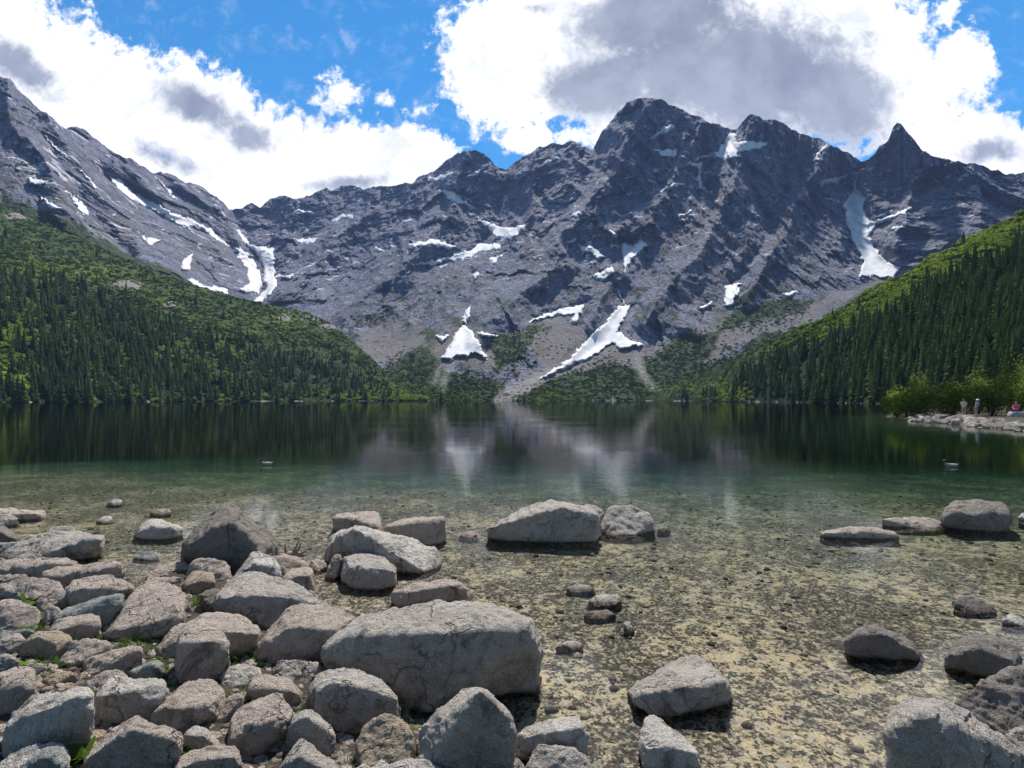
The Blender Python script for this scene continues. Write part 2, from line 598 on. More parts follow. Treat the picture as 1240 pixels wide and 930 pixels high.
# ------------------------------------------------------------------ mountains
SKYLINE = [(-900, -60), (-500, -40), (-300, -20), (-140, 40), (-60, 70), (0, 93), (15, 97), (22, 108), (35, 121), (48, 131), (60, 141), (72, 152), (80, 156),
           (88, 153), (100, 155), (110, 164), (120, 170), (133, 181), (145, 189), (158, 192), (170, 200), (185, 210), (195, 208), (215, 214), (225, 221),
           (240, 224), (252, 232), (262, 238), (270, 246), (278, 254), (290, 253), (300, 248), (307, 246), (315, 251), (322, 244), (330, 239), (345, 237),
           (355, 240), (365, 241), (375, 237), (385, 230), (395, 228), (402, 232), (410, 226), (425, 224), (440, 228), (452, 226), (465, 225), (478, 225),
           (490, 222), (500, 221), (508, 214), (518, 211), (525, 208), (533, 201), (540, 195), (550, 187), (560, 183), (575, 182), (585, 186), (592, 190),
           (600, 200), (607, 205), (615, 204), (625, 196), (635, 190), (645, 183), (655, 178), (668, 174), (680, 174), (690, 171), (700, 173), (710, 177),
           (718, 182), (722, 172), (728, 160), (736, 150), (745, 140), (752, 132), (760, 124), (768, 120), (780, 118), (792, 119), (800, 120), (812, 127),
           (825, 131), (835, 138), (848, 143), (860, 148), (872, 152), (885, 157), (893, 157), (899, 147), (905, 141), (912, 138), (918, 140), (925, 145),
           (938, 144), (950, 150), (960, 158), (970, 162), (985, 166), (1000, 170), (1008, 177), (1020, 182), (1032, 188), (1042, 194), (1052, 194),
           (1060, 186), (1065, 176), (1072, 173), (1077, 166), (1081, 157), (1086, 149), (1091, 150), (1096, 156), (1104, 165), (1110, 174), (1118, 182),
           (1128, 188), (1140, 192), (1155, 195), (1170, 197), (1185, 199), (1198, 203), (1210, 208), (1220, 211), (1230, 210), (1240, 208), (1290, 196),
           (1400, 160), (1600, 130), (2100, 100)]
DEPTHS = [(0, 93, 1290), (-400, -20, 1150), (-400, 300, 800), (100, 155, 1500), (180, 205, 1750), (262, 238, 2050), (0, 250, 930), (100, 290, 1000), (200, 335, 1120),
          (0, 400, 760), (200, 430, 820), (330, 480, 860), (60, 210, 1120), (160, 280, 1350),
          (278, 254, 2350), (360, 240, 2600), (460, 225, 2650), (300, 350, 1650), (400, 300, 2100), (350, 370, 1500), (330, 320, 1950),
          (575, 182, 2300), (640, 190, 2350), (605, 275, 1880), (500, 300, 1850), (450, 400, 1280), (500, 370, 1420), (420, 440, 1000),
          (540, 482, 830), (560, 430, 960), (565, 390, 1150), (450, 484, 800), (700, 172, 2250),
          (780, 118, 1950), (740, 150, 1980), (700, 280, 1620), (640, 350, 1400), (760, 370, 1200), (720, 430, 1010), (650, 484, 800), (690, 220, 1900),
          (860, 150, 1950), (915, 138, 1880), (1042, 195, 1800), (1090, 149, 1500), (1040, 280, 1560), (1060, 335, 1340), (900, 280, 1480), (890, 390, 1100),
          (850, 430, 960), (780, 484, 800), (1150, 250, 1330), (1240, 208, 1320), (1240, 300, 1080), (1000, 370, 1150), (960, 420, 930), (900, 484, 780),
          (1150, 400, 900), (1240, 480, 700), (1500, 160, 1300), (1500, 480, 650), (1120, 200, 1480), (830, 250, 1620)]
RIDGES = [([(780, 118), (740, 200), (690, 280), (640, 340), (590, 395)], 75, 26), ([(915, 138), (885, 230), (835, 320), (790, 385)], 60, 24),
          ([(850, 150), (800, 240), (745, 320)], 45, 20), ([(1090, 149), (1118, 200), (1105, 260), (1085, 300)], 55, 24),
          ([(1004, 180), (962, 260), (930, 330), (900, 360)], 48, 22), ([(575, 182), (545, 260), (475, 330), (420, 385)], 70, 26),
          ([(150, 196), (196, 238), (250, 284), (290, 345)], 34, 20), ([(60, 140), (118, 226), (180, 310)], 32, 18), ([(0, 95), (40, 180), (90, 270)], 45, 18),
          ([(655, 178), (645, 230), (650, 262)], 50, 14), ([(460, 225), (410, 290), (365, 345), (345, 365)], 60, 20), ([(355, 240), (345, 270), (352, 300)], 40, 13),
          ([(225, 220), (262, 262), (290, 290)], 40, 12), ([(1160, 196), (1190, 250), (1180, 310)], 45, 22), ([(720, 390), (735, 350), (742, 320)], 40, 14),
          ([(840, 400), (800, 375), (780, 350)], 30, 16), ([(1000, 180), (1008, 240), (1015, 300)], 35, 12), ([(500, 400), (470, 370), (440, 385)], 28, 14)]
GULLIES = [([(1040, 205), (1034, 250), (1050, 320), (1075, 338)], 24, 22), ([(888, 158), (872, 190), (850, 212), (856, 235), (880, 340)], 45, 14),
           ([(612, 205), (605, 272), (565, 308), (515, 320)], 70, 18), ([(765, 292), (742, 335), (756, 370), (735, 410), (690, 445)], 60, 16),
           ([(572, 330), (568, 372), (563, 398)], 50, 12), ([(130, 213), (200, 258), (270, 293), (308, 330), (315, 352)], 55, 12),
           ([(720, 180), (700, 235), (660, 290)], 65, 16), ([(278, 254), (300, 300), (325, 330)], 55, 14), ([(92, 240), (120, 275), (160, 312)], 35, 10),
           ([(645, 388), (690, 378), (710, 366)], 25, 8), ([(820, 190), (785, 240), (757, 300)], 35, 12), ([(960, 160), (950, 230), (925, 300), (880, 350)], 35, 12),
           ([(1060, 272), (1100, 253)], 25, 8), ([(530, 230), (575, 255)], 22, 8), ([(420, 226), (385, 290), (335, 300)], 30, 10)]


def tps_fit(pts):
    P = np.array(pts, float)
    xy = P[:, :2] / 300
    n = len(P)
    r = np.linalg.norm(xy[:, None] - xy[None], axis=2)
    K = np.where(r > 0, r * r * np.log(r + 1e-12), 0) + np.eye(n) * 0.01
    A = np.zeros((n + 3, n + 3))
    A[:n, :n] = K
    A[:n, n] = 1
    A[:n, n + 1:] = xy
    A[n:, :n] = A[:n, n:].T
    b = np.concatenate([np.log(P[:, 2]), np.zeros(3)])
    s = np.linalg.solve(A, b)

    def f(px, py):
        q = np.stack([px, py], 1) / 300
        out = s[n] + q @ s[n + 1:]
        for k in range(n):
            rr = np.hypot(q[:, 0] - xy[k, 0], q[:, 1] - xy[k, 1])
            out = out + s[k] * rr * rr * np.log(rr + 1e-12)
        return np.exp(out)
    return f


class Relief:
    """terrain laid out by bearing and elevation; keeps what is needed to sample it again"""
    def __init__(self, cols, top, bottom, nrows):
        self.cols = cols
        self.nr = nrows
        self.top = top
        self.bot = bottom
        t = np.linspace(0, 1, nrows)
        self.t = t
        self.px = np.repeat(cols[None], nrows, 0)
        self.py = bottom[None] + (top - bottom)[None] * t[:, None]

    def sample(self, px, py, field):
        c = np.interp(px, self.cols, np.arange(len(self.cols)))
        top = np.interp(px, self.cols, self.top)
        bot = np.interp(px, self.cols, self.bot)
        r = np.clip((py - bot) / (top - bot), 0, 1) * (self.nr - 1)
        c0 = np.clip(np.floor(c).astype(int), 0, len(self.cols) - 2)
        r0 = np.clip(np.floor(r).astype(int), 0, self.nr - 2)
        fc, fr = c - c0, r - r0
        A = field
        return (A[r0, c0] * (1 - fc) * (1 - fr) + A[r0, c0 + 1] * fc * (1 - fr) + A[r0 + 1, c0] * (1 - fc) * fr + A[r0 + 1, c0 + 1] * fc * fr)


mcols = np.concatenate([np.arange(-700, -30, 8), np.arange(-30, 1270, 1.25), np.arange(1270, 1900, 8)]).astype(float)
mtop = np.interp(mcols, [p[0] for p in SKYLINE], [p[1] for p in SKYLINE])
jag = fbm(col3(mcols / 14, 0 * mcols, 0 * mcols), 4, 0.6) * 2.6
mtop = mtop + jag
mbot = np.full_like(mcols, 488.0)
MT = Relief(mcols, mtop, mbot, 310)
px, py = MT.px.ravel(), MT.py.ravel()
Yb = tps_fit(DEPTHS)(px, py)
q2 = col3(px / 60, py / 60, 0 * px)
wx = fbm(q2 + 3, 3) * 14
wy = fbm(q2 + 11, 3) * 14
disp = np.zeros_like(px)
for pts, A, wd in RIDGES:
    d = line_dist(px + wx, py + wy, pts)
    disp -= 1.55 * A * np.clip(1 - d / (wd * 1.15), 0, 1) ** 1.2
for pts, A, wd in GULLIES:
    d = line_dist(px + wx * 0.4, py + wy * 0.4, pts)
    disp += A * 1.1 * np.clip(1 - d / (wd * 1.1), 0, 1) ** 1.2
X0, _, Z0 = world_pt(px, py, Yb)
# slabs and ribs run down the face, leaning a little: stretch the noise along that direction
lean = (0.45 * np.sin(px / 170.0) + 0.25) + 0.35 * smooth(330, 150, px)
Q = col3(X0 + lean * Z0, Z0 * 0.40 - 0.1 * X0, Yb * 0.06)
amp = smooth(400, 250, py) * 0.45 + 0.55
n1 = 1 - np.abs(fbm(Q / 240, 2)) * 2
n2 = 1 - np.abs(fbm(Q / 95 + 7, 2)) * 2
n3 = 1 - np.abs(fbm(Q / 42 + 3, 2)) * 2
Q2 = col3(X0 - 0.6 * Z0, Z0 * 0.6 + 0.25 * X0, Yb * 0.06)
n4 = 1 - np.abs(fbm(Q2 / 26 + 5, 3, 0.6)) * 2
n5 = fbm(col3(X0, Z0, Yb * 0.3) / 11, 3, 0.6)
n6 = 1 - np.abs(perlin(col3(X0 + 0.35 * Z0, Z0 * 0.35, Yb * 0.05) / 17 + 2)) * 2.4
n7 = 1 - np.abs(perlin(col3(X0 * 0.5 - 0.4 * Z0, Z0 * 1.1 + 0.5 * X0, Yb * 0.05) / 30 + 8)) * 2.2
ledge = np.abs(((Z0 + 0.25 * X0 + 25 * fbm(Q / 120, 2)) / 55) % 1 - 0.5)
rockamp = amp
SCREE = [[(600, 484), (625, 462), (660, 445), (640, 425), (600, 410), (640, 396), (690, 386), (705, 398), (712, 415), (740, 400), (770, 420), (790, 420), (820, 430), (800, 450), (790, 484)],
         [(430, 405), (470, 395), (530, 412), (545, 395), (580, 395), (620, 430), (600, 450), (560, 440), (520, 450), (480, 440), (440, 420)],
         [(780, 430), (850, 390), (880, 375), (900, 395), (980, 370), (1060, 340), (1090, 335), (1010, 375), (930, 410), (880, 420), (850, 450), (800, 470)],
         [(1035, 320), (1060, 300), (1100, 330), (1060, 350)]]
scree = np.zeros_like(px)
for poly in SCREE:
    scree = np.maximum(scree, smooth(-8, 8, poly_sd(px + wx * 0.7, py + wy * 0.7, poly)))
k = (0.78 - 0.30 * smooth(330, 220, px)) * rockamp * (1 - 0.8 * scree)
def blocks(u, v, cu, cv, seed, off, grad):
    """jointed rock: irregular cells, each a flat facet with its own set-back and tilt"""
    a, b = u / cu, v / cv
    ia, ib = np.floor(a).astype(np.int64), np.floor(b).astype(np.int64)
    best = np.full(a.shape, 1e9)
    val = np.zeros_like(a)
    for dx in (-1, 0, 1):
        for dy_ in (-1, 0, 1):
            ca, cb = ia + dx, ib + dy_
            h1 = _perm[(_perm[(ca + seed) & 255] + cb) & 255]
            h2 = _perm[(h1 + 57) & 255]
            h3 = _perm[(h2 + 91) & 255]
            h4 = _perm[(h3 + 33) & 255]
            h5 = _perm[(h4 + 71) & 255]
            fa, fb = ca + h1 / 256, cb + h2 / 256
            dd = (a - fa) ** 2 + (b - fb) ** 2
            nv = off * (h3 / 128 - 1) + grad * ((h4 / 128 - 1) * (a - fa) * cu + (h5 / 128 - 1) * (b - fb) * cv)
            m_ = dd < best
            best = np.where(m_, dd, best)
            val = np.where(m_, nv, val)
    return val


bu = X0 + lean * Z0 + 26 * fbm(Q / 60 + 31, 4, 0.6)
bv = Z0 - 0.2 * X0 + 40 * fbm(Q / 60 + 47, 4, 0.6)
n8 = 1 - np.abs(perlin(col3((X0 + 0.25 * Z0 + 20 * fbm(Q / 70 + 3, 2)) / 46, Z0 / 330, 0 * X0 + 4))) * 2.2
k1 = blocks(bu, bv, 85, 150, 11, 16, 0.30)
k2 = blocks(bu * 0.8 - 0.5 * bv, bv * 0.8 + 0.5 * bu, 42, 60, 47, 8, 0.32)
k3 = blocks(bu, bv, 19, 34, 83, 4.5, 0.4)
disp -= k * (60 * (n1 - 0.55) + 24 * (n2 - 0.55) + 10 * (n3 - 0.55) + 6 * (n4 - 0.5) - 6 * n5 + 6 * (n6 - .5) + 4 * (n7 - .5) + 22 * (n8 - .5) + k1 + 0.6 * k2 + k3) + k * 1.5 * ledge
disp -= scree * (1.6 * n5 + 3 * (n2 - 0.5))
# keep the very crest and the foot calm
disp *= smooth(488, 470, py) * 0.9 + 0.1
Y = Yb + disp * np.clip(Yb / 1500, 0.55, 1.4)
Ymap = Y.reshape(MT.px.shape)
MT.Y = Ymap
MX, MY, MZ = world_pt(px, py, Y)

GREEN = [([(440, 484), (440, 455), (470, 440), (500, 430), (530, 440), (560, 452), (590, 460), (605, 470), (600, 484)], 1.0),
         ([(590, 415), (620, 405), (660, 398), (650, 412), (610, 425)], 0.8), ([(598, 425), (640, 418), (630, 440), (605, 445)], 1.0),
         ([(625, 484), (660, 465), (690, 450), (730, 440), (770, 450), (800, 470), (790, 484)], 1.0),
         ([(780, 440), (830, 410), (870, 400), (850, 440), (900, 420), (960, 400), (1000, 390), (900, 440), (850, 484), (790, 475)], 1.0),
         ([(870, 400), (890, 380), (930, 365), (980, 365), (960, 385), (900, 400)], 0.9), ([(880, 370), (900, 350), (930, 330), (960, 300), (940, 330), (910, 365)], 0.7),
         ([(400, 400), (440, 395), (500, 380), (530, 365), (500, 372), (430, 384)], 0.6), ([(1130, 320), (1180, 280), (1240, 265), (1240, 300), (1150, 330)], 0.7),
         ([(505, 405), (520, 395), (525, 415), (505, 430)], 0.7), ([(760, 330), (800, 300), (830, 320), (790, 350)], 0.35),
         ([(390, 345), (560, 330), (600, 350), (760, 340), (1000, 290), (1010, 370), (880, 400), (720, 400), (560, 410), (400, 420)], 0.36),
         ([(930, 300), (960, 270), (1000, 300), (970, 330)], 0.3), ([(0, 230), (60, 250), (140, 300), (240, 345), (200, 340), (90, 300), (0, 262)], 0.7)]
green = np.zeros_like(px)
for poly, s in GREEN:
    green = np.maximum(green, s * smooth(-14, 11, poly_sd(px + wx * 0.8, py + wy * 0.8, poly)))
OCHRE = [(465, 395, 60, 12, 0.7), (560, 385, 40, 14, 0.5), (650, 300, 30, 30, 0.5), (880, 300, 80, 50, 0.6), (820, 250, 80, 60, 0.6), (930, 240, 60, 40, 0.5), (1150, 200, 80, 10, 0.9),
         (30, 240, 60, 30, 0.7), (120, 290, 70, 25, 0.6), (240, 310, 40, 25, 0.5), (730, 440, 40, 25, 0.7), (700, 350, 50, 30, 0.35), (1050, 230, 70, 25, 0.4),
         (960, 215, 60, 25, 0.45), (540, 330, 50, 30, 0.5), (610, 450, 30, 15, 0.5)]
ochre = np.zeros_like(px)
for (cx, cy, rx, ry, s) in OCHRE:
    ochre = np.maximum(ochre, s * np.exp(-((px + wx - cx) / rx) ** 2 - ((py + wy - cy) / ry) ** 2))
PATHS = [[(604, 484), (640, 466), (680, 446), (705, 428)], [(535, 470), (546, 440), (549, 432)], [(524, 462), (535, 440)], [(800, 478), (778, 455), (770, 430)]]
pale = np.zeros_like(px)
for pts, wd in zip(PATHS, (7, 3, 2, 2)):
    pale = np.maximum(pale, smooth(wd + 5, wd - 4, line_dist(px + wx * 0.35, py + wy * 0.35, pts)))
grid = np.stack([MX, MY, MZ], 1)
nr, nc = MT.px.shape
crest = grid[-nc:]
back = []
for dY, dz in ((25, 12), (90, 60), (260, 240), (700, 900)):
    b = crest.copy()
    sc = (crest[:, 1] + dY) / crest[:, 1]
    b[:, 0] *= sc
    b[:, 1] *= sc
    b[:, 2] = np.maximum(b[:, 2] - dz, -30)
    back.append(b)
verts = np.concatenate([grid] + back)
padn = len(verts) - len(grid)


def pad(a):
    return np.concatenate([a, np.zeros(padn)])


def mountain_mat():
    m, t = material('mountain granite')
    g = t.node('ShaderNodeNewGeometry').outputs['Position']
    green, scree, ochre, pale = (t.attr(x) for x in ('green', 'scree', 'ochre', 'pale'))
    skew = t.scale_vec(g, (1.0, 0.5, 0.55))
    big = t.noise(skew, 0.006, 5, 0.6, 0.4)
    mid = t.noise(skew, 0.03, 6, 0.68, 0.5)
    fine = t.noise(g, 0.16, 5, 0.72)
    tiny = t.noise(g, 0.5, 3, 0.7)
    c = t.mix(t.step(big, 0.35, 0.65), (0.165, 0.195, 0.295), (0.26, 0.275, 0.36))  # rock colours tinted blue, standing in for part of the distant haze
    c = t.mix(t.step(mid, 0.46, 0.66, 0, 0.75), c, (0.062, 0.075, 0.125))
    c = t.mix(t.step(fine, 0.53, 0.66, 0, 0.8), c, (0.26, 0.25, 0.265))
    c = t.mix(t.step(fine, 0.46, 0.34, 0, 0.8), c, (0.05, 0.05, 0.058))
    def ridge(vec, sc, det):
        return t.math('SUBTRACT', 1.0, t.math('MULTIPLY', t.math('ABSOLUTE', t.math('SUBTRACT', t.noise(vec, sc, det, 0.6, 0.4), 0.5)), 5.0), clamp=True)
    va_ = t.node('ShaderNodeMapping')
    t.link(g, va_.inputs['Vector'])
    va_.inputs['Rotation'].default_value = (0, R(32), 0)
    va_.inputs['Scale'].default_value = (1.0, 0.4, 0.32)
    vb_ = t.node('ShaderNodeMapping')
    t.link(g, vb_.inputs['Vector'])
    vb_.inputs['Rotation'].default_value = (0, R(-24), 0)
    vb_.inputs['Scale'].default_value = (0.3, 0.4, 1.0)
    r1_ = ridge(va_.outputs[0], 0.055, 4)
    r2_ = ridge(vb_.outputs[0], 0.07, 4)
    c = t.mix(t.math('MULTIPLY', t.math('MULTIPLY', t.step(r1_, 0.80, 0.97), t.math('SUBTRACT', 1.0, scree)), 0.6), c, (0.035, 0.038, 0.055))
    c = t.mix(t.math('MULTIPLY', t.math('MULTIPLY', t.step(r2_, 0.86, 0.98), t.math('SUBTRACT', 1.0, scree)), 0.3), c, (0.30, 0.29, 0.30))
    # turf on the ledges
    turf = t.math('MULTIPLY', t.math('ADD', ochre, 0.22), t.step(t.noise(t.scale_vec(g, (1, 0.5, 1.8)), 0.035, 6, 0.7, 0.6), 0.45, 0.60), clamp=True)
    c = t.mix(turf, c, t.mix(fine, (0.10, 0.075, 0.035), (0.21, 0.16, 0.085)))
    mossy = t.step(t.noise(t.scale_vec(g, (1, 0.5, 1.3)), 0.022, 6, 0.7, 0.5), 0.545, 0.63, 0, 0.7)
    c = t.mix(mossy, c, (0.045, 0.06, 0.03))
    # boulder fans
    sc = t.mix(t.step(tiny, 0.4, 0.6), (0.11, 0.105, 0.105), (0.27, 0.255, 0.245))
    sc = t.mix(t.step(mid, 0.5, 0.66, 0, 0.6), sc, (0.13, 0.11, 0.075))
    c = t.mix(scree, c, sc)
    gm = t.step(t.math('ADD', green, t.math('MULTIPLY', t.math('SUBTRACT', mid, 0.5), 1.3)), 0.35, 0.6)
    gc = t.mix(t.step(fine, 0.4, 0.62), (0.018, 0.036, 0.014), (0.075, 0.105, 0.03))
    c = t.mix(gm, c, gc)
    pm = t.math('MULTIPLY', pale, t.step(fine, 0.38, 0.55, 0.15, 0.85))
    c = t.mix(pm, c, (0.34, 0.32, 0.31))
    h = t.math('ADD', t.math('MULTIPLY', t.math('MULTIPLY', t.math('SUBTRACT', t.math('MULTIPLY', r2_, 0.5), r1_), 5.0), t.math('SUBTRACT', 1.0, scree)), t.math('MULTIPLY', mid, 14.0))
    h = t.math('ADD', h, t.math('ADD', t.math('MULTIPLY', fine, 5.5), t.math('MULTIPLY', tiny, 1.4)))
    # a few scraps of old snow caught on the ledges
    sz = t.node('ShaderNodeSeparateXYZ')
    t.link(g, sz.inputs[0])
    hi = t.math('MULTIPLY', t.step(sz.outputs[2], 250, 420), t.math('SUBTRACT', 1.0, green))
    patch = t.math('MULTIPLY', hi, t.step(t.noise(t.scale_vec(g, (0.8, 0.4, 1.5)), 0.026, 5, 0.6, 1.2), 0.612, 0.632))
    c = t.mix(patch, c, (0.66, 0.67, 0.69))
    finish(t, c, 0.92, h, 1.0, 1.0, 0.12)
    return m


mountain = mesh_np("mountain", verts, grid_faces(nr + 4, nc), mountain_mat(),
                   attrs={'green': pad(green), 'scree': pad(scree), 'ochre': pad(ochre), 'pale': pad(pale)})
tag(mountain, "bare grey granite mountain range with jagged crest behind the lake", kind="structure")

# ------------------------------------------------------------------ snow fields, each a thing of its own
snow_m, t = material('old snow')
g = t.node('ShaderNodeNewGeometry').outputs['Position']
sn = t.noise(g, 0.06, 6, 0.65)
sc = t.mix(t.step(sn, 0.3, 0.7), (0.56, 0.57, 0.59), (0.76, 0.765, 0.78))
sc = t.mix(t.step(t.noise(g, 0.22, 5, 0.7), 0.56, 0.70, 0, 0.55), sc, (0.36, 0.33, 0.31))
finish(t, sc, 0.8, sn, 0.4, 3.0, 0.2)

SNOW = [
 ("broad white snow couloir running down left of the pointed spire", [(1039, 208), (1036, 228), (1047, 240), (1047, 258), (1055, 268), (1084, 259), (1103, 250), (1104, 255), (1062, 272), (1053, 285), (1062, 303), (1073, 315), (1092, 325), (1082, 337), (1039, 335), (1045, 317), (1034, 294), (1025, 267), (1021, 249), (1032, 231)]),
 ("branching snowfield in the notch between the two highest summits", [(885, 161), (893, 162), (889, 171), (930, 172), (923, 179), (895, 185), (898, 190), (881, 193), (858, 192), (838, 194), (850, 188), (868, 185), (875, 174)]),
 ("thin crooked snow streak below the notch of the highest summits", [(832, 197), (852, 197), (848, 214), (849, 222), (860, 233), (850, 232), (843, 218), (845, 205)]),
 ("narrow snow ledge just left of the spire couloir top", [(1028, 210), (1014, 222), (990, 222), (1008, 215)]),
 ("short snow gully high under the right shoulder of the second summit", [(1002, 173), (990, 195), (984, 194), (996, 178)]),
 ("small wedge of snow above the right hand scree slope", [(879, 346), (898, 343), (886, 372), (877, 370)]),
 ("thin snow strip on the terrace above the right dwarf pines", [(949, 356), (964, 352), (966, 356), (952, 360)]),
 ("small snow strip at the head of the right scree slope", [(846, 374), (864, 364), (863, 369), (850, 377)]),
 ("fan shaped snow cone spreading at the foot of the central gully", [(563, 393), (570, 401), (581, 414), (584, 424), (592, 437), (580, 430), (572, 428), (566, 434), (555, 431), (548, 436), (533, 434), (548, 414), (550, 403)]),
 ("thin snow throat in the gully above the fan shaped cone", [(570, 371), (569, 384), (564, 393), (560, 388), (563, 376)]),
 ("long forked snow tongue descending the big boulder fan", [(765, 369), (757, 384), (748, 401), (762, 412), (782, 417), (765, 421), (752, 423), (740, 416), (728, 425), (714, 434), (690, 443), (668, 453), (648, 463), (668, 448), (690, 434), (704, 418), (716, 406), (732, 392), (748, 371)]),
 ("sloping snow band under the cliff left of the long tongue", [(634, 392), (658, 381), (675, 375), (707, 369), (704, 380), (697, 392), (691, 390), (694, 382), (679, 381), (656, 387)]),
 ("thin snow arc right beside the fan shaped cone", [(575, 402), (588, 403), (604, 407), (590, 409)]),
 ("small snow scrap left beside the fan shaped cone", [(528, 406), (545, 406), (534, 415)]),
 ("snow basin lying in the hollow under the central notch", [(579, 264), (602, 273), (622, 276), (640, 269), (632, 280), (619, 290), (602, 288), (589, 277)]),
 ("curved snow ledge below left of the central snow basin", [(540, 312), (559, 305), (572, 301), (581, 295), (607, 295), (603, 304), (585, 303), (559, 316), (542, 316)]),
 ("flat snow bar on the left central slabs", [(496, 295), (525, 290), (554, 298), (546, 302), (520, 297), (498, 300)]),
 ("straight diagonal snow stripe below the rounded central summit", [(529, 229), (548, 232), (578, 254), (569, 252), (545, 241)]),
 ("thin snow ledge low on the left central slabs", [(503, 320), (525, 315), (543, 312), (527, 322)]),
 ("forked snow patch in the middle of the tall face", [(752, 295), (759, 292), (765, 301), (775, 290), (784, 297), (765, 316), (757, 333), (754, 311)]),
 ("hooked snow patch left of the forked patch on the tall face", [(702, 297), (718, 299), (733, 311), (722, 314), (710, 303), (704, 310)]),
 ("lens of snow low on the tall face above the black buttress", [(716, 335), (740, 323), (746, 330), (731, 340)]),
 ("slanting snow streak just under the highest summit", [(788, 169), (804, 153), (820, 150), (806, 162)]),
 ("ragged snow ledges below the highest summit", [(792, 181), (820, 181), (818, 192), (800, 189)]),
 ("small snow dash on the upper left of the tall face", [(736, 275), (748, 284), (744, 288)]),
 ("snow sliver beneath the central snow basin", [(592, 315), (609, 308), (598, 319)]),
 ("tiny snow triangle in the gully above the snow throat", [(571, 332), (579, 329), (577, 342)]),
 ("long broken diagonal snow line across the left mountain", [(129, 211), (149, 219), (158, 231), (190, 247), (212, 259), (235, 266), (254, 278), (277, 297), (266, 293), (246, 278), (217, 273), (194, 259), (158, 240), (140, 226)]),
 ("left arm of the snow filled cirque", [(284, 299), (298, 305), (313, 324), (318, 346), (312, 356), (288, 352), (303, 343), (299, 325), (289, 311)]),
 ("right arm of the snow filled cirque with a long tail", [(288, 278), (303, 296), (325, 300), (344, 295), (331, 307), (333, 333), (335, 346), (316, 368), (304, 367), (322, 351), (320, 328), (311, 306), (297, 295)]),
 ("snow rim along the foot of the left mountain", [(227, 336), (248, 345), (277, 350), (276, 357), (253, 352), (230, 343)]),
 ("small snow bar right of the cirque", [(356, 290), (383, 288), (379, 295), (361, 293)]),
 ("flat snow patch near the left edge, upper of two", [(33, 215), (60, 220), (50, 226), (36, 222)]),
 ("slanting snow patch near the left edge, lower of two", [(46, 233), (59, 244), (76, 252), (65, 255), (54, 246)]),
 ("snow chute on the left mountain below the long diagonal line", [(89, 239), (98, 244), (110, 259), (101, 260), (90, 246)]),
 ("small ragged snow patch mid height on the left mountain", [(173, 287), (197, 290), (181, 298)]),
 ("thin snow runnel above the left green slope", [(225, 310), (234, 307), (229, 329), (220, 325)]),
 ("small snow patch by the tail of the cirque snow", [(331, 335), (356, 332), (352, 338)]),
]


def snow_patch(label, poly):
    P = np.array(poly, float)
    x0, y0 = P.min(0) - 4
    x1, y1 = P.max(0) + 4
    step = 0.8 if max(x1 - x0, y1 - y0) < 70 else 0.9
    xs = np.arange(x0, x1, step)
    ys = np.arange(y1, y0, -step)
    GXs, GYs = np.meshgrid(xs, ys)
    a, b = GXs.ravel(), GYs.ravel()
    qq = col3(a / 7, b / 7, 0 * a)
    sdv = poly_sd(a + fbm(qq, 3, 0.6) * 2.6, b + fbm(qq + 9, 3, 0.6) * 2.2, poly)
    lim = np.interp(a, MT.cols, MT.top)
    Yr = MT.sample(a, b, MT.Y).reshape(GXs.shape)
    Ys = Yr.copy()
    for _ in range(16):
        p_ = np.pad(Ys, 1, mode='edge')
        Ys = (p_[:-2, 1:-1] + p_[2:, 1:-1] + p_[1:-1, :-2] + p_[1:-1, 2:]) / 4
    thick = (23.0 * smooth(-0.9, 2.2, sdv) - 3.5).reshape(GXs.shape)
    Yv = (np.minimum(Ys, Yr + 1.5) - thick).ravel()
    V = np.stack(world_pt(a, b, Yv), 1)
    keep = (sdv > -0.9) & (b > lim + 1)
    fc = grid_faces(len(ys), len(xs))
    fc = fc[keep[fc].all(1)]
    # keep the one largest connected sheet
    lab_ = np.arange(len(V))
    for _ in range(400):
        m_ = lab_[fc].min(1)
        new = lab_.copy()
        for k_ in range(4):
            np.minimum.at(new, fc[:, k_], m_)
        if (new == lab_).all():
            break
        lab_ = new
    ids, cnts = np.unique(lab_[fc[:, 0]], return_counts=True)
    fc = fc[lab_[fc[:, 0]] == ids[cnts.argmax()]]
    used = np.unique(fc)
    remap = np.full(len(V), -1)
    remap[used] = np.arange(len(used))
    o = mesh_np("snow_patch", V[used], remap[fc], snow_m)
    tag(o, label, "snow patch", "old snow patches on the mountains")


for lab, poly in SNOW:
    snow_patch(lab, poly)


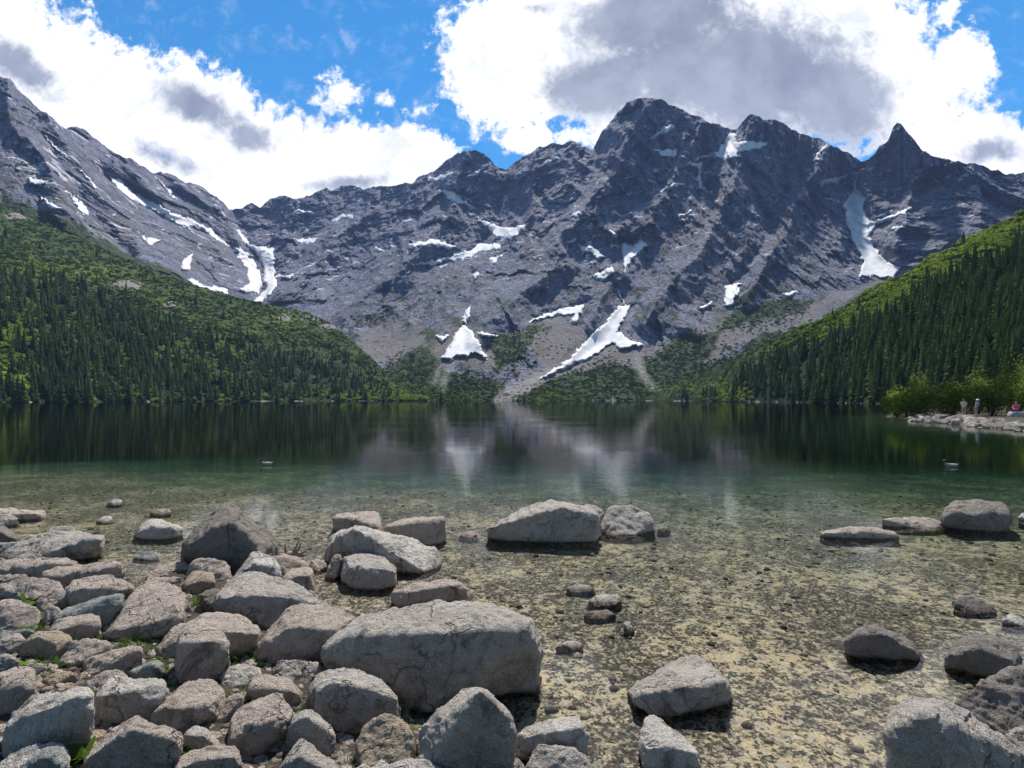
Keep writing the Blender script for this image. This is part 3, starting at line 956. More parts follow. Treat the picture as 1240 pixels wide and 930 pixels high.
STREAKS = [("thin snow thread in a groove high on the left mountain", [(55, 165), (68, 180), (80, 190)], 2.2), ("thin snow thread left of the long diagonal line", [(95, 205), (112, 222), (120, 236)], 2.0),
 ("faint snow streak near the crest of the left mountain, right part", [(188, 214), (202, 228), (212, 240)], 2.0), ("thin snow dash above the snow chute on the left mountain", [(78, 232), (90, 238)], 2.4),
 ("thin slanting snow streak on the far cirque headwall", [(345, 262), (362, 256), (378, 258)], 2.0), ("small snow streak under the far cirque crest", [(402, 268), (414, 262), (428, 262)], 2.2),
 ("short snow streak beneath the rounded central summit, right side", [(566, 214), (580, 208), (588, 202)], 2.2), ("short snow streak beneath the rounded central summit, left side", [(517, 218), (535, 215), (548, 209)], 2.4),
 ("thin snow thread falling into the central snow basin", [(609, 218), (612, 236), (608, 256)], 2.0), ("thin snow streak right of the central notch", [(660, 198), (676, 190)], 2.2),
 ("thin vertical snow thread in the gully left of the long snow tongue", [(745, 340), (750, 356), (757, 368)], 3.0), ("short snow thread in the right gully of the tall face", [(880, 238), (884, 254)], 2.2),
 ("snow dash left of the spire couloir", [(1000, 240), (1018, 246)], 2.4), ("short snow dash right of the spire couloir", [(1078, 278), (1092, 274)], 2.6),
 ("thin snow streak under the shoulder right of the spire", [(1128, 214), (1136, 220)], 2.2), ("small snow fleck on the ridge right of the spire", [(1173, 203), (1180, 206)], 2.4),
 ("thin snow ledge left of the forked patch", [(690, 262), (700, 258), (706, 260)], 2.2), ("small snow streak on the upper right of the tall face", [(800, 232), (816, 224), (828, 222)], 2.2),
 ("short snow ledge below the crooked streak", [(822, 262), (836, 255)], 2.0), ("snow scrap among the left central slabs, upper", [(486, 268), (498, 266)], 2.4),
 ("snow scrap among the left central slabs, lower", [(452, 300), (466, 304)], 2.2)]
for lab, pts, wd_ in STREAKS:
    up = [(x, y - wd_ * (0.5 if i in (0, len(pts) - 1) else 1.0)) for i, (x, y) in enumerate(pts)]
    dn = [(x + 0.6, y + wd_ * (0.5 if i in (0, len(pts) - 1) else 1.0)) for i, (x, y) in enumerate(pts)]
    snow_patch(lab, up + dn[::-1])


# ------------------------------------------------------------------ the two wooded slopes
def hill_mat(name, dark, light, dry):
    m, t = material(name)
    g = t.node('ShaderNodeNewGeometry').outputs['Position']
    rock, grassy, woodm = t.attr('rock'), t.attr('grassy'), t.attr('wood')
    a = t.noise(g, 0.022, 5, 0.65, 0.5)
    b = t.noise(g, 0.14, 5, 0.7)
    f = t.noise(g, 0.7, 4, 0.7)
    c = t.mix(t.step(t.math('ADD', t.math('MULTIPLY', b, 0.6), t.math('MULTIPLY', f, 0.4)), 0.36, 0.62), dark, light)
    c = t.mix(t.math('MULTIPLY', t.step(a, 0.52, 0.68), 0.7), c, dry)
    c = t.mix(grassy, c, t.mix(b, (0.09, 0.14, 0.025), (0.20, 0.26, 0.06)))
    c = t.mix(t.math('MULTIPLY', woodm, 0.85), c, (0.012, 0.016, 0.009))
    rk = t.mix(t.step(f, 0.4, 0.6), (0.12, 0.11, 0.10), (0.38, 0.35, 0.32))
    c = t.mix(t.step(t.math('ADD', rock, t.math('MULTIPLY', t.math('SUBTRACT', b, 0.5), 0.9)), 0.4, 0.6), c, rk)
    finish(t, c, 0.95, t.math('ADD', t.math('MULTIPLY', b, 3.0), t.math('MULTIPLY', f, 1.0)), 0.9, 1.0, 0.1)
    return m


def make_hill(name, cols, upper, shoreY, slope, nrows, mat, rocks, grassy, wood, label):
    top = np.interp(cols, *zip(*upper))
    Ysh = np.interp(cols, *zip(*shoreY))
    Ysh = Ysh + 7 * fbm(col3(cols / 40, 0 * cols, 0 * cols), 3)
    bot = PY0 + F * (H + 0.7) / Ysh          # foot a little under water
    top = np.minimum(top + 1.5 * fbm(col3(cols / 18, 0 * cols + 4, 0 * cols), 3), bot - 2)
    Rf = Relief(cols, top, bot, nrows)
    a, b = Rf.px.ravel(), Rf.py.ravel()
    ys = np.tile(Ysh, nrows)
    el = (PY0 - b) / F
    # plane rising from the shore: H + el*Y = s*(Y-ys) - .7
    s = slope
    Yv = (H + 0.7 + s * ys) / np.maximum(s - el, 0.06)
    X, _, Z = world_pt(a, b, Yv)
    rel = smooth(0, 25, Z)
    n = fbm(col3(X, Yv, Z) / 70, 4) * 9 + fbm(col3(X, Yv, Z) / 14, 3) * 2.2
    Yv = Yv + n * rel
    V = np.stack(world_pt(a, b, Yv), 1)
    Rf.Y = Yv.reshape(Rf.px.shape)
    crest = V[-len(cols):]
    back = []
    for dY, dz in ((12, 3), (60, 45), (200, 260)):
        q = crest.copy()
        k_ = (crest[:, 1] + dY) / crest[:, 1]
        q[:, 0] *= k_
        q[:, 1] *= k_
        q[:, 2] = np.maximum(q[:, 2] - dz, -6)
        back.append(q)
    rk = np.zeros_like(a)
    for (cx, cy, rx, ry) in rocks:
        rk = np.maximum(rk, np.exp(-((a - cx) / rx) ** 2 - ((b - cy) / ry) ** 2))
    rk = np.maximum(rk, smooth(1.5, 0.6, Z) * smooth(-0.05, 0.35, perlin(col3(a / 31, 0 * a, 0 * a + 2)) + 0.5 * perlin(col3(a / 8, 0 * a + 3, 0 * a))))
    gr = np.zeros_like(a)
    for (cx, cy, rx, ry) in grassy:
        gr = np.maximum(gr, np.exp(-((a - cx) / rx) ** 2 - ((b - cy) / ry) ** 2))
    V2 = np.concatenate([V] + back)
    pz = np.zeros(len(V2) - len(V))
    o = mesh_np(name, V2, grid_faces(nrows + 3, len(cols)), mat, attrs={'rock': np.concatenate([rk, pz]), 'wood': np.concatenate([wood(a, b), pz]), 'grassy': np.concatenate([gr, pz])})
    tag(o, label, kind="structure")
    return Rf


def dens_left(x, y):
    lim = np.interp(x, [0, 60, 120, 200, 280, 360, 420, 460, 500], [318, 335, 352, 392, 415, 428, 436, 462, 478])
    d = smooth(-12, 14, y - lim) * 0.9 + 0.02
    bare = np.exp(-((x - 8) / 30) ** 2 - ((y - 430) / 45) ** 2) + np.exp(-((x - 15) / 25) ** 2 - ((y - 470) / 12) ** 2)
    d = d * (1 - 0.85 * np.clip(bare, 0, 1)) * (0.55 + 0.45 * smooth(-.2, .2, perlin(col3(x / 22, y / 14, 0 * x))))
    return d + 0.02 * smooth(15, -40, y - lim) * (perlin(col3(x / 18, y / 12, 0 * x + 3)) > 0.15)


def dens_right(x, y):
    lim = np.interp(x, [800, 850, 900, 950, 1000, 1060, 1150, 1240], [482, 474, 452, 428, 408, 386, 342, 305])
    d = smooth(-3, 8, y - lim)
    glade = np.exp(-((x - 868) / 26) ** 2 - ((y - 474) / 9) ** 2)
    return d * (1 - 0.9 * glade) + 0.006


LUP = [(-700, -200), (-300, 100), (-100, 200), (0, 248), (50, 270), (100, 289), (150, 312), (200, 333), (250, 350), (300, 363), (340, 372), (375, 379), (400, 391),
       (430, 415), (455, 438), (475, 462), (490, 478), (520, 482)]
LSH = [(-700, 170), (-300, 240), (0, 350), (150, 450), (300, 570), (450, 735), (520, 790)]
RUP = [(780, 482), (800, 474), (850, 452), (900, 428), (960, 399), (1000, 384), (1060, 348), (1100, 330), (1130, 311), (1180, 286), (1240, 258), (1400, 180), (1700, 60), (2100, -60)]
RSH = [(780, 785), (850, 600), (900, 440), (1000, 300), (1075, 215), (1160, 160), (1240, 130), (1400, 92), (1700, 60), (2100, 45)]
lcols = np.concatenate([np.arange(-700, -30, 10), np.arange(-30, 520, 2.0)]).astype(float)
rcols = np.concatenate([np.arange(782, 1270, 2.0), np.arange(1270, 2050, 12)]).astype(float)
LH = make_hill("hill", lcols, LUP, LSH, 0.64, 170, hill_mat('left slope turf', (0.032, 0.054, 0.016), (0.065, 0.098, 0.026), (0.09, 0.125, 0.034)),
               [(155, 345, 22, 7), (345, 384, 12, 5), (20, 262, 16, 5), (375, 386, 18, 4), (205, 368, 10, 4), (400, 395, 14, 4)],
               [(10, 400, 40, 40), (20, 460, 30, 22), (130, 330, 25, 8), (250, 420, 40, 16), (480, 475, 40, 8), (60, 330, 60, 10), (350, 385, 30, 8)],
               dens_left, "green hillside with dwarf pine and spruce left of the lake")
RH = make_hill("hill", rcols, RUP, RSH, 0.62, 150, hill_mat('right slope turf', (0.016, 0.030, 0.010), (0.06, 0.095, 0.025), (0.10, 0.14, 0.03)),
               [(860, 468, 10, 4)], [(870, 475, 26, 9), (1040, 375, 50, 12), (1120, 330, 50, 10), (1200, 285, 40, 10)],
               dens_right, "dark wooded hillside right of the lake with a sunlit brow")

# ------------------------------------------------------------------ boulders of the near shore and the shallows
def surface_at(px, py):
    """distance at which the view through a point meets the ground or the water"""
    zc = 0.0
    for _ in range(12):
        Y = (H - zc) * F / (py - PY0)
        zc = 0.5 * zc + 0.5 * max(gz((px - PX0) / F * Y, Y), 0.0)
    return Y, zc


def hull_mesh(pts, size, vox, seed, rough, chips=12):
    bm = bmesh.new()
    for p in pts:
        bm.verts.new(p)
    bmesh.ops.convex_hull(bm, input=bm.verts)
    for v in [v for v in bm.verts if not v.link_faces]:
        bm.verts.remove(v)
    # knock the corners off with flat cuts, as frost does
    rr = random.Random(seed * 7 + 1)
    for _ in range(chips):
        nv = Vector((rr.gauss(0, 1), rr.gauss(0, 1), abs(rr.gauss(0, 0.8)))).normalized()
        ds = [v.co.dot(nv) for v in bm.verts]
        hi, lo = max(ds), min(ds)
        cut = hi - (hi - lo) * rr.uniform(0.015, 0.06 if chips > 6 else 0.035)
        bmesh.ops.bisect_plane(bm, geom=bm.verts[:] + bm.edges[:] + bm.faces[:], plane_co=nv * cut, plane_no=nv, clear_outer=True)
        res = bmesh.ops.convex_hull(bm, input=bm.verts)
        for v in [v for v in bm.verts if not v.link_faces]:
            bm.verts.remove(v)
    bmesh.ops.recalc_face_normals(bm, faces=bm.faces)
    me = bpy.data.meshes.new("tmp")
    bm.to_mesh(me)
    bm.free()
    o = bpy.data.objects.new("tmp", me)
    COL.objects.link(o)
    md = o.modifiers.new("r", 'REMESH')
    md.mode = 'VOXEL'
    md.voxel_size = vox
    dg = bpy.context.evaluated_depsgraph_get()
    ev = o.evaluated_get(dg)
    m2 = ev.to_mesh()
    n = len(m2.vertices)
    V = np.empty(n * 3)
    m2.vertices.foreach_get("co", V)
    V = V.reshape(-1, 3)
    E = np.empty(len(m2.edges) * 2, np.int32)
    m2.edges.foreach_get("vertices", E)
    E = E.reshape(-1, 2)
    Fc = np.array([tuple(p.vertices) for p in m2.polygons if len(p.vertices) == 4], np.int32)
    F3 = np.array([tuple(p.vertices) for p in m2.polygons if len(p.vertices) == 3], np.int32)
    ev.to_mesh_clear()
    bpy.data.objects.remove(o)
    bpy.data.meshes.remove(me)
    cnt = np.bincount(E.ravel(), minlength=n)[:, None] + 1e-9

    def lap(A, k, f):
        for _ in range(k):
            s = np.zeros_like(A)
            np.add.at(s, E[:, 0], A[E[:, 1]])
            np.add.at(s, E[:, 1], A[E[:, 0]])
            A = A * (1 - f) + f * s / cnt
        return A
    V = lap(V, 1, 0.2)

    def normals(V):
        N = np.zeros_like(V)
        for FF in (Fc, F3):
            if len(FF):
                a = V[FF[:, 2]] - V[FF[:, 0]]
                b = V[FF[:, -1]] - V[FF[:, 1]]
                nn = np.cross(a, b)
                for k in range(FF.shape[1]):
                    np.add.at(N, FF[:, k], nn)
        return N / (np.linalg.norm(N, axis=1)[:, None] + 1e-12)
    N = normals(V)
    S = seed * 13.7
    # chipped facets: low frequency steps, then pitting
    p = V / size
    d = 0.03 * fbm(p * 2.2 + S, 3)
    rid = 1 - np.abs(perlin(p * 4.3 + S + 5)) * 2
    d += 0.016 * rid + 0.012 * fbm(p * 9 + S, 3, 0.6)
    st = perlin(p * 1.7 + S + 9)
    d += 0.062 * (np.floor(st * 4 + 0.5) / 4 - st)
    st2 = perlin(p * 3.6 + S + 19)
    d += 0.03 * (np.floor(st2 * 4 + 0.5) / 4 - st2)
    d += 0.0045 * fbm(p * 30 + S, 2)
    V = V + N * (d * size * rough)[:, None]
    fl = [f for f in (Fc, F3) if len(f)]
    return V, fl


def boulder(label, tone, sil, crease=None, dr=0.75, g=None, awash=False, name="boulder", cat="boulder", group=None, rough=1.0, sink=0.12, seed=0):
    P = np.array(sil, float)
    ib = int(P[:, 1].argmax())
    pyb, pyt = P[ib, 1], P[:, 1].min()
    Yb, zb = surface_at(P[ib, 0], pyb)
    if awash:      # the outline runs down to the bed, a few centimetres under water
        zb = 0.35 * gz((P[ib, 0] - PX0) / F * Yb, Yb)
        Yb = (H - zb) * F / (pyb - PY0)
    W = (P[:, 0].max() - P[:, 0].min()) * Yb / F
    if crease:
        pyc = float(np.mean([c[1] for c in crease[1:-1]] or [c[1] for c in crease]))
        gg = 0.12 if g is None else g
    else:
        pyc = pyb - 0.5 * (pyb - pyt)
        gg = 0.38 if g is None else g
    zc = H - (pyc - PY0) / F * (Yb * 1.02)
    sl = (pyt - PY0) / F
    D = (H - zc - sl * Yb) / (gg + sl)
    D = float(np.clip(D, 0.3 * W, max(1.05 * W, 0.1))) * (dr / 0.75)
    # order the outline and split it in a lower and an upper chain
    n = len(P)
    il, ir = int(P[:, 0].argmin()), int(P[:, 0].argmax())
    chain = lambda a, b: [k % n for k in range(a, b + 1 if b >= a else b + n + 1)]
    c1, c2 = chain(il, ir), chain(ir, il)
    m1 = np.mean([P[k, 1] for k in c1])
    m2 = np.mean([P[k, 1] for k in c2])
    low = c1 if m1 > m2 else c2
    up = c2 if m1 > m2 else c1
    pts = []
    ex = P[:, 0].mean()
    for k in low:
        x, y = P[k]
        Yk = min((H - zb) * F / (y - PY0), Yb + 0.55 * D)
        X, _, Z = world_pt(x, y, Yk)
        pts.append((X, Yk, Z))
        zz = min(gz(X, Yk), zb) - sink
        kx = 0.94
        pts.append(((ex + (x - ex) * kx - PX0) / F * (Yk + 0.08 * D), Yk + 0.08 * D, zz))
    for k in up:
        x, y = P[k]
        f = (pyb - y) / (pyb - pyt)
        Yk = Yb + D * (0.12 + 0.88 * f)
        if k in (il, ir):
            continue
        X, _, Z = world_pt(x, y, Yk)
        pts.append((X, Yk, Z))
        x2 = ex + (x - ex) * 0.86
        Y2 = Yk + 0.3 * D
        Z2 = min(Z - 0.25 * max(Z - zb, 0.02), H + (PY0 - y - 2) / F * Y2 - 0.01)
        pts.append(((x2 - PX0) / F * Y2, Y2, Z2))
        pts.append(((x2 - PX0) / F * Y2, Y2, zb - sink))
    for (x, y) in (crease or []):
        f = (pyb - y) / (pyb - pyt)
        Yk = Yb + 0.10 * D * min(1, f * 2)
        Yk = max(Yk, Yb)
        pts.append(world_pt(x, y, Yk))
    pts = np.array(pts)
    c0 = np.array([pts[:, 0].mean(), pts[:, 1].mean(), zb])
    loc = pts - c0
    size = float(np.max(loc[:, :2].max(0) - loc[:, :2].min(0)))
    pxw = P[:, 0].max() - P[:, 0].min()
    vox = size / float(np.clip(pxw * 0.5, 26, 95))
    if crease:
        rough = rough * 0.9
    V, fl = hull_mesh(loc, size, vox, seed, rough, 12 if pxw < 110 else 5)
    o = mesh_np(name, V, fl, TONES[tone])
    o.location = c0
    tag(o, label, cat, group)
    return o


B = [
 ("long low pinkish slab in shallow water at the far left edge", 'pink', [(-12, 618), (0, 616), (15, 615), (35, 618), (59, 621), (45, 625), (25, 630), (-12, 631)], [(10, 622), (25, 624), (48, 623)]),
 ("small rounded pink stone in front of the far left slab", 'pink', [(-10, 623), (8, 622), (19, 624), (24, 630), (18, 635), (0, 638), (-10, 638)], None),
 ("dark wet stone at the left edge behind the big grey slab", 'dark', [(-10, 639), (3, 637), (12, 642), (20, 648), (24, 653), (10, 658), (-10, 659)], [(-5, 642), (8, 647), (18, 651)]),
 ("low grey stone tucked under the left end of the big slab", 'grey', [(-10, 658), (10, 656), (28, 656), (20, 663), (8, 671), (-10, 673)], None),
 ("big flat grey slab with a sharp pointed end over the water", 'grey', [(0, 674), (14, 665), (35, 653), (45, 650), (60, 646), (97, 645), (112, 648), (124, 651), (123, 660), (116, 667), (90, 677), (60, 680), (20, 680)], [(55, 678), (75, 668), (95, 661), (112, 655), (122, 652)]),
 ("pinkish hump showing just behind the big flat slab", 'pink', [(52, 645), (58, 640), (70, 637), (88, 637), (94, 643), (90, 651), (55, 653)], None),
 ("long pink slab at the left edge in front of the flat grey one", 'pink', [(-12, 683), (0, 679), (40, 679), (85, 677), (96, 681), (90, 690), (45, 697), (20, 701), (-12, 703)], [(-5, 689), (40, 687), (85, 682)]),
 ("narrow pink wedge below the long left slab", 'pink', [(-10, 698), (15, 694), (40, 697), (33, 702), (0, 706), (-10, 706)], None),
 ("long pink whale backed slab with a shadowed underside", 'pink', [(42, 698), (55, 690), (85, 685), (120, 681), (145, 681), (149, 688), (146, 696), (125, 700), (95, 706), (78, 711), (60, 704)], [(60, 696), (100, 690), (142, 685)]),
 ("broad mottled pink boulder at the left above the weeds", 'pink', [(-10, 708), (10, 702), (35, 701), (62, 699), (72, 704), (79, 711), (72, 721), (40, 727), (10, 725), (-10, 720)], None),
 ("domed pink boulder behind the bluish angular slab", 'pink', [(79, 713), (90, 703), (110, 698), (130, 695), (147, 698), (160, 708), (164, 714), (150, 724), (120, 735), (95, 738), (82, 730)], [(82, 717), (100, 712), (122, 712), (150, 710)]),
 ("small pink stone beside the weeds left of the domed boulder", 'pink', [(45, 728), (55, 716), (63, 712), (80, 714), (84, 722), (80, 734), (55, 740), (45, 737)], None),
 ("rounded brownish boulder against the left edge, mid shore", 'pink', [(-10, 733), (0, 727), (20, 727), (40, 733), (50, 740), (52, 750), (45, 758), (15, 762), (-10, 760)], None),
 ("small upright pink stone between the brownish boulder and bluish slab", 'pink', [(52, 750), (56, 735), (62, 731), (74, 737), (72, 747), (66, 754), (56, 759)], None),
 ("angular bluish grey slab with a sharp raised corner", 'blue', [(64, 749), (72, 741), (95, 733), (120, 725), (148, 718), (149, 733), (143, 743), (133, 754), (128, 760), (114, 757), (90, 754), (70, 753)], [(68, 749), (95, 744), (118, 738), (133, 734), (147, 720)]),
 ("brown tilted stone under the bluish angular slab", 'pink', [(55, 764), (70, 752), (88, 745), (108, 745), (124, 746), (123, 753), (112, 763), (100, 774), (80, 773), (58, 767)], [(70, 765), (92, 757), (120, 748)]),
 ("small low stone at the left edge beside grass", 'pink', [(-8, 753), (8, 750), (17, 753), (16, 761), (0, 764), (-8, 764)], None),
 ("thin flat greenish grey slab at the left edge", 'blue', [(-8, 768), (10, 763), (47, 761), (46, 766), (30, 770), (10, 774), (-8, 777)], None),
 ("pink rounded stone left of the brown shadowed boulder", 'pink', [(-8, 776), (12, 767), (25, 766), (36, 772), (30, 782), (22, 790), (5, 793), (-8, 792)], None),
 ("brown boulder with a shadowed left face and pink crown", 'tan', [(22, 789), (30, 775), (45, 765), (70, 765), (85, 768), (89, 774), (82, 781), (72, 788), (66, 795), (45, 797), (28, 795)], [(32, 777), (50, 771), (66, 780), (70, 787)]),
 ("smooth loaf shaped pink stone fringed with moss", 'pink', [(71, 798), (75, 787), (88, 777), (108, 773), (130, 776), (137, 782), (130, 787), (105, 794), (95, 802), (80, 809), (72, 804)], None),
 ("flat pink slab with a small nub at its left end", 'pink', [(92, 810), (98, 800), (118, 792), (140, 786), (165, 782), (173, 785), (173, 796), (160, 804), (150, 813), (125, 816), (110, 817), (95, 814)], None),
 ("grey stone at the left edge over a patch of soil", 'grey', [(-8, 793), (5, 790), (15, 794), (25, 797), (22, 805), (8, 812), (-8, 816)], None),
 ("large rounded pinkish boulder at the left edge of the lower shore", 'pink', [(-10, 819), (10, 810), (35, 807), (41, 812), (43, 822), (41, 836), (30, 845), (18, 857), (0, 866), (-10, 866)], [(-8, 842), (20, 836), (41, 824)]),
 ("small flat stone half buried above the muddy patch", 'pink', [(33, 809), (45, 802), (57, 804), (52, 813), (42, 818)], None),
 ("pale flat slab lying in the mud", 'tan', [(50, 823), (62, 816), (80, 812), (95, 815), (90, 823), (75, 828), (62, 831)], None),
 ("tiny pale nub of stone right of the muddy slab", 'tan', [(95, 818), (102, 812), (107, 814), (106, 822), (97, 824)], None),
 ("long pale topped boulder with a dark pitted front", 'pale', [(4, 892), (10, 872), (19, 855), (28, 846), (60, 838), (85, 832), (105, 829), (111, 832), (112, 845), (104, 857), (90, 877), (78, 890), (75, 900), (55, 902), (30, 906), (5, 918)], [(8, 877), (40, 868), (65, 860), (82, 850), (98, 843), (110, 840)]),
 ("rough pinkish stone above the crusted white one", 'pink', [(102, 830), (115, 820), (125, 811), (138, 809), (150, 813), (157, 818), (150, 828), (130, 836), (112, 838)], None),
 ("white crusted boulder with a broken dark front", 'pale', [(112, 840), (125, 828), (140, 820), (155, 823), (175, 824), (198, 822), (205, 826), (200, 834), (185, 844), (178, 862), (172, 871), (150, 875), (125, 873), (115, 860)], [(117, 843), (135, 840), (160, 845), (180, 842), (200, 832)]),
 ("small greenish triangular stone beside a mossy gap", 'blue', [(156, 813), (175, 804), (190, 799), (198, 805), (199, 819), (185, 826), (165, 825)], [(165, 815), (180, 809), (190, 802)]),
 ("pale slab cut by the bottom left corner of the view", 'pale', [(-10, 927), (5, 915), (25, 905), (55, 898), (75, 899), (85, 903), (84, 912), (70, 925), (40, 940), (-10, 945)], None),
 ("bluish white speckled stone in front of the corner slab", 'blue', [(12, 940), (35, 918), (58, 904), (72, 906), (80, 918), (85, 935), (70, 950), (30, 952)], [(40, 925), (62, 912), (78, 925)]),
 ("big triangular pinkish boulder near the bottom left", 'pink', [(99, 936), (100, 918), (108, 908), (130, 894), (150, 876), (163, 867), (180, 872), (200, 880), (218, 889), (220, 893), (212, 904), (200, 917), (185, 929), (160, 938), (125, 942)], [(105, 918), (135, 906), (163, 884), (195, 893), (215, 895)]),
 ("low pink stone at the bottom edge right of the triangular boulder", 'pink', [(160, 935), (175, 925), (200, 922), (210, 928), (206, 945), (170, 948)], None),
 ("small piebald stone standing in the shallows left of the dark pyramid", 'pale', [(161, 643), (170, 633), (183, 628), (200, 631), (215, 636), (222, 640), (214, 647), (200, 653), (175, 653)], [(166, 643), (185, 637), (212, 640)]),
 ("low pink stone awash behind the piebald stone", 'pink', [(180, 620), (190, 615), (205, 617), (209, 620), (195, 624)], None),
 ("tiny pale stone just breaking the water on the left", 'pale', [(115, 632), (125, 625), (134, 624), (137, 628), (128, 633)], None),
 ("pale stone awash farthest out on the left", 'pale', [(128, 610), (136, 605), (147, 604), (149, 608), (138, 612)], None),
 ("flat bluish stone just under the water before the pyramid", 'blue', [(160, 675), (175, 668), (190, 667), (194, 673), (180, 679)], None),
 ("tall dark pyramid shaped boulder with yellow lichen in the water", 'dark', [(222, 669), (226, 656), (238, 643), (250, 630), (262, 618), (275, 611), (283, 611), (295, 620), (308, 632), (314, 642), (325, 650), (338, 658), (330, 669), (320, 678), (300, 692), (284, 693), (250, 683), (224, 680)], [(226, 664), (240, 652), (262, 640), (285, 634), (304, 652), (314, 668)]),
 ("long low pink stone left of the cracked block", 'pink', [(174, 695), (190, 688), (205, 683), (228, 679), (234, 690), (225, 700), (180, 703)], None),
 ("rounded brown pink stone in the shadow of the pyramid", 'pink', [(226, 693), (232, 680), (242, 675), (262, 677), (275, 681), (282, 688), (280, 697), (272, 704), (258, 703), (235, 700)], None),
 ("thin slab wedged over the pale cracked boulder", 'pink', [(173, 704), (190, 699), (221, 698), (221, 705), (205, 708), (178, 708)], None),
 ("small brown block above the mossy gap", 'tan', [(219, 709), (232, 692), (240, 691), (258, 692), (260, 698), (259, 712), (245, 716), (236, 719), (225, 714)], [(225, 709), (245, 703), (259, 700)]),
 ("big pale pink boulder split by a long crack", 'pink', [(124, 773), (130, 760), (145, 744), (160, 730), (168, 720), (167, 712), (178, 706), (205, 706), (215, 716), (225, 726), (222, 738), (224, 750), (215, 759), (200, 766), (180, 774), (160, 778), (140, 777)], [(132, 768), (165, 763), (190, 757), (218, 746)]),
 ("large sharp edged boulder with a dark blue grey broken front", 'grey', [(260, 724), (266, 712), (278, 704), (292, 693), (300, 691), (315, 691), (328, 697), (345, 705), (360, 713), (380, 724), (389, 733), (370, 742), (345, 752), (325, 760), (300, 753), (280, 742), (265, 735)], [(263, 724), (285, 721), (303, 729), (318, 727), (345, 722), (384, 731)]),
 ("light ridged stone behind the large sharp edged boulder", 'pale', [(278, 706), (290, 688), (305, 669), (312, 668), (328, 671), (336, 682), (340, 694), (338, 702), (320, 701), (300, 703)], [(296, 692), (308, 682), (326, 684), (337, 692)]),
 ("flat pink stone beside the bleached roots", 'pink', [(324, 673), (340, 671), (358, 674), (372, 678), (375, 685), (355, 690), (345, 697), (334, 692)], None),
 ("broken pink chunk at the water right of the ridged stone", 'pink', [(338, 702), (348, 690), (360, 687), (378, 687), (381, 697), (376, 713), (366, 714), (352, 710)], [(346, 701), (362, 697), (378, 699)]),
 ("dark stone half hidden under the large sharp boulder", 'dark', [(241, 718), (250, 713), (268, 713), (274, 724), (274, 738), (262, 744), (250, 741)], None),
 ("broad grey pink boulder with a rounded shoulder left of the giant", 'pink', [(308, 796), (314, 780), (325, 768), (335, 752), (345, 738), (360, 732), (385, 733), (410, 737), (432, 747), (425, 764), (400, 780), (390, 790), (370, 799), (345, 803), (320, 803)], [(320, 778), (340, 762), (375, 760), (405, 762)]),
 ("long flat ribbed slab lying behind the upright block", 'pink', [(185, 788), (190, 774), (205, 760), (235, 748), (250, 742), (285, 744), (300, 752), (315, 764), (312, 777), (300, 791), (280, 793), (240, 798), (195, 798)], [(195, 786), (240, 764), (285, 764), (312, 768)]),
 ("upright blocky stone with a flat pale top", 'pink', [(213, 818), (215, 780), (220, 762), (235, 757), (262, 758), (270, 764), (277, 776), (278, 798), (268, 808), (250, 817), (238, 828), (222, 828)], [(217, 779), (235, 779), (262, 776), (277, 778)]),
 ("small smooth white rounded stone right of the upright block", 'pale', [(262, 823), (270, 810), (285, 802), (300, 802), (315, 808), (319, 815), (305, 824), (293, 834), (278, 833), (267, 828)], None),
 ("cracked grey stone left of the giant boulder's foot", 'grey', [(324, 813), (335, 799), (352, 797), (375, 798), (390, 803), (393, 813), (380, 824), (365, 828), (345, 825), (329, 820)], None),
 ("low pinkish saddle shaped stone behind the blocky tilted one", 'pink', [(294, 836), (302, 822), (315, 817), (335, 820), (355, 822), (364, 832), (366, 843), (355, 855), (340, 855), (320, 845), (304, 842)], [(300, 835), (320, 832), (345, 836), (364, 840)]),
 ("large smooth oval pink boulder with a dark lower left side", 'pink', [(179, 868), (195, 850), (210, 836), (225, 824), (258, 822), (268, 830), (275, 838), (262, 850), (258, 862), (240, 867), (228, 872), (212, 884), (195, 880), (181, 875)], [(184, 865), (202, 857), (226, 866), (256, 857)]),
 ("narrow leaning slab right of the oval pink boulder", 'pink', [(259, 870), (268, 856), (280, 842), (292, 836), (295, 842), (286, 856), (270, 875), (263, 877)], None),
 ("big blocky tilted boulder with a shadowed front, lower shore", 'pink', [(276, 908), (279, 880), (284, 860), (295, 855), (315, 846), (335, 838), (342, 840), (348, 855), (354, 862), (345, 877), (338, 893), (325, 904), (303, 915), (288, 912)], [(280, 893), (300, 880), (322, 874), (342, 872)]),
 ("greenish grey squarish stone with a sharp top edge", 'grey', [(345, 888), (352, 872), (365, 858), (372, 857), (385, 865), (400, 877), (407, 885), (405, 902), (398, 916), (385, 909), (370, 901), (351, 898)], [(352, 882), (368, 866), (385, 876), (403, 890)]),
 ("grey stone split by a straight crack at the bottom edge", 'grey', [(334, 940), (348, 910), (358, 894), (364, 893), (375, 902), (390, 912), (405, 922), (420, 940), (400, 955), (350, 955)], [(345, 928), (362, 910), (385, 924), (405, 938)]),
 ("small broken grey stone beside broad green leaves", 'grey', [(221, 890), (226, 881), (235, 879), (250, 880), (256, 888), (268, 900), (265, 908), (240, 910), (230, 904)], [(226, 890), (245, 890), (262, 902)]),
 ("flat rounded slab with a grooved edge at the bottom", 'pink', [(207, 930), (215, 918), (230, 908), (262, 903), (285, 903), (296, 910), (296, 920), (280, 935), (260, 946), (218, 948)], [(215, 928), (250, 920), (293, 914)]),
 ("small stone cut by the bottom edge under the grooved slab", 'pink', [(284, 936), (295, 925), (305, 926), (311, 936), (300, 946)], None),
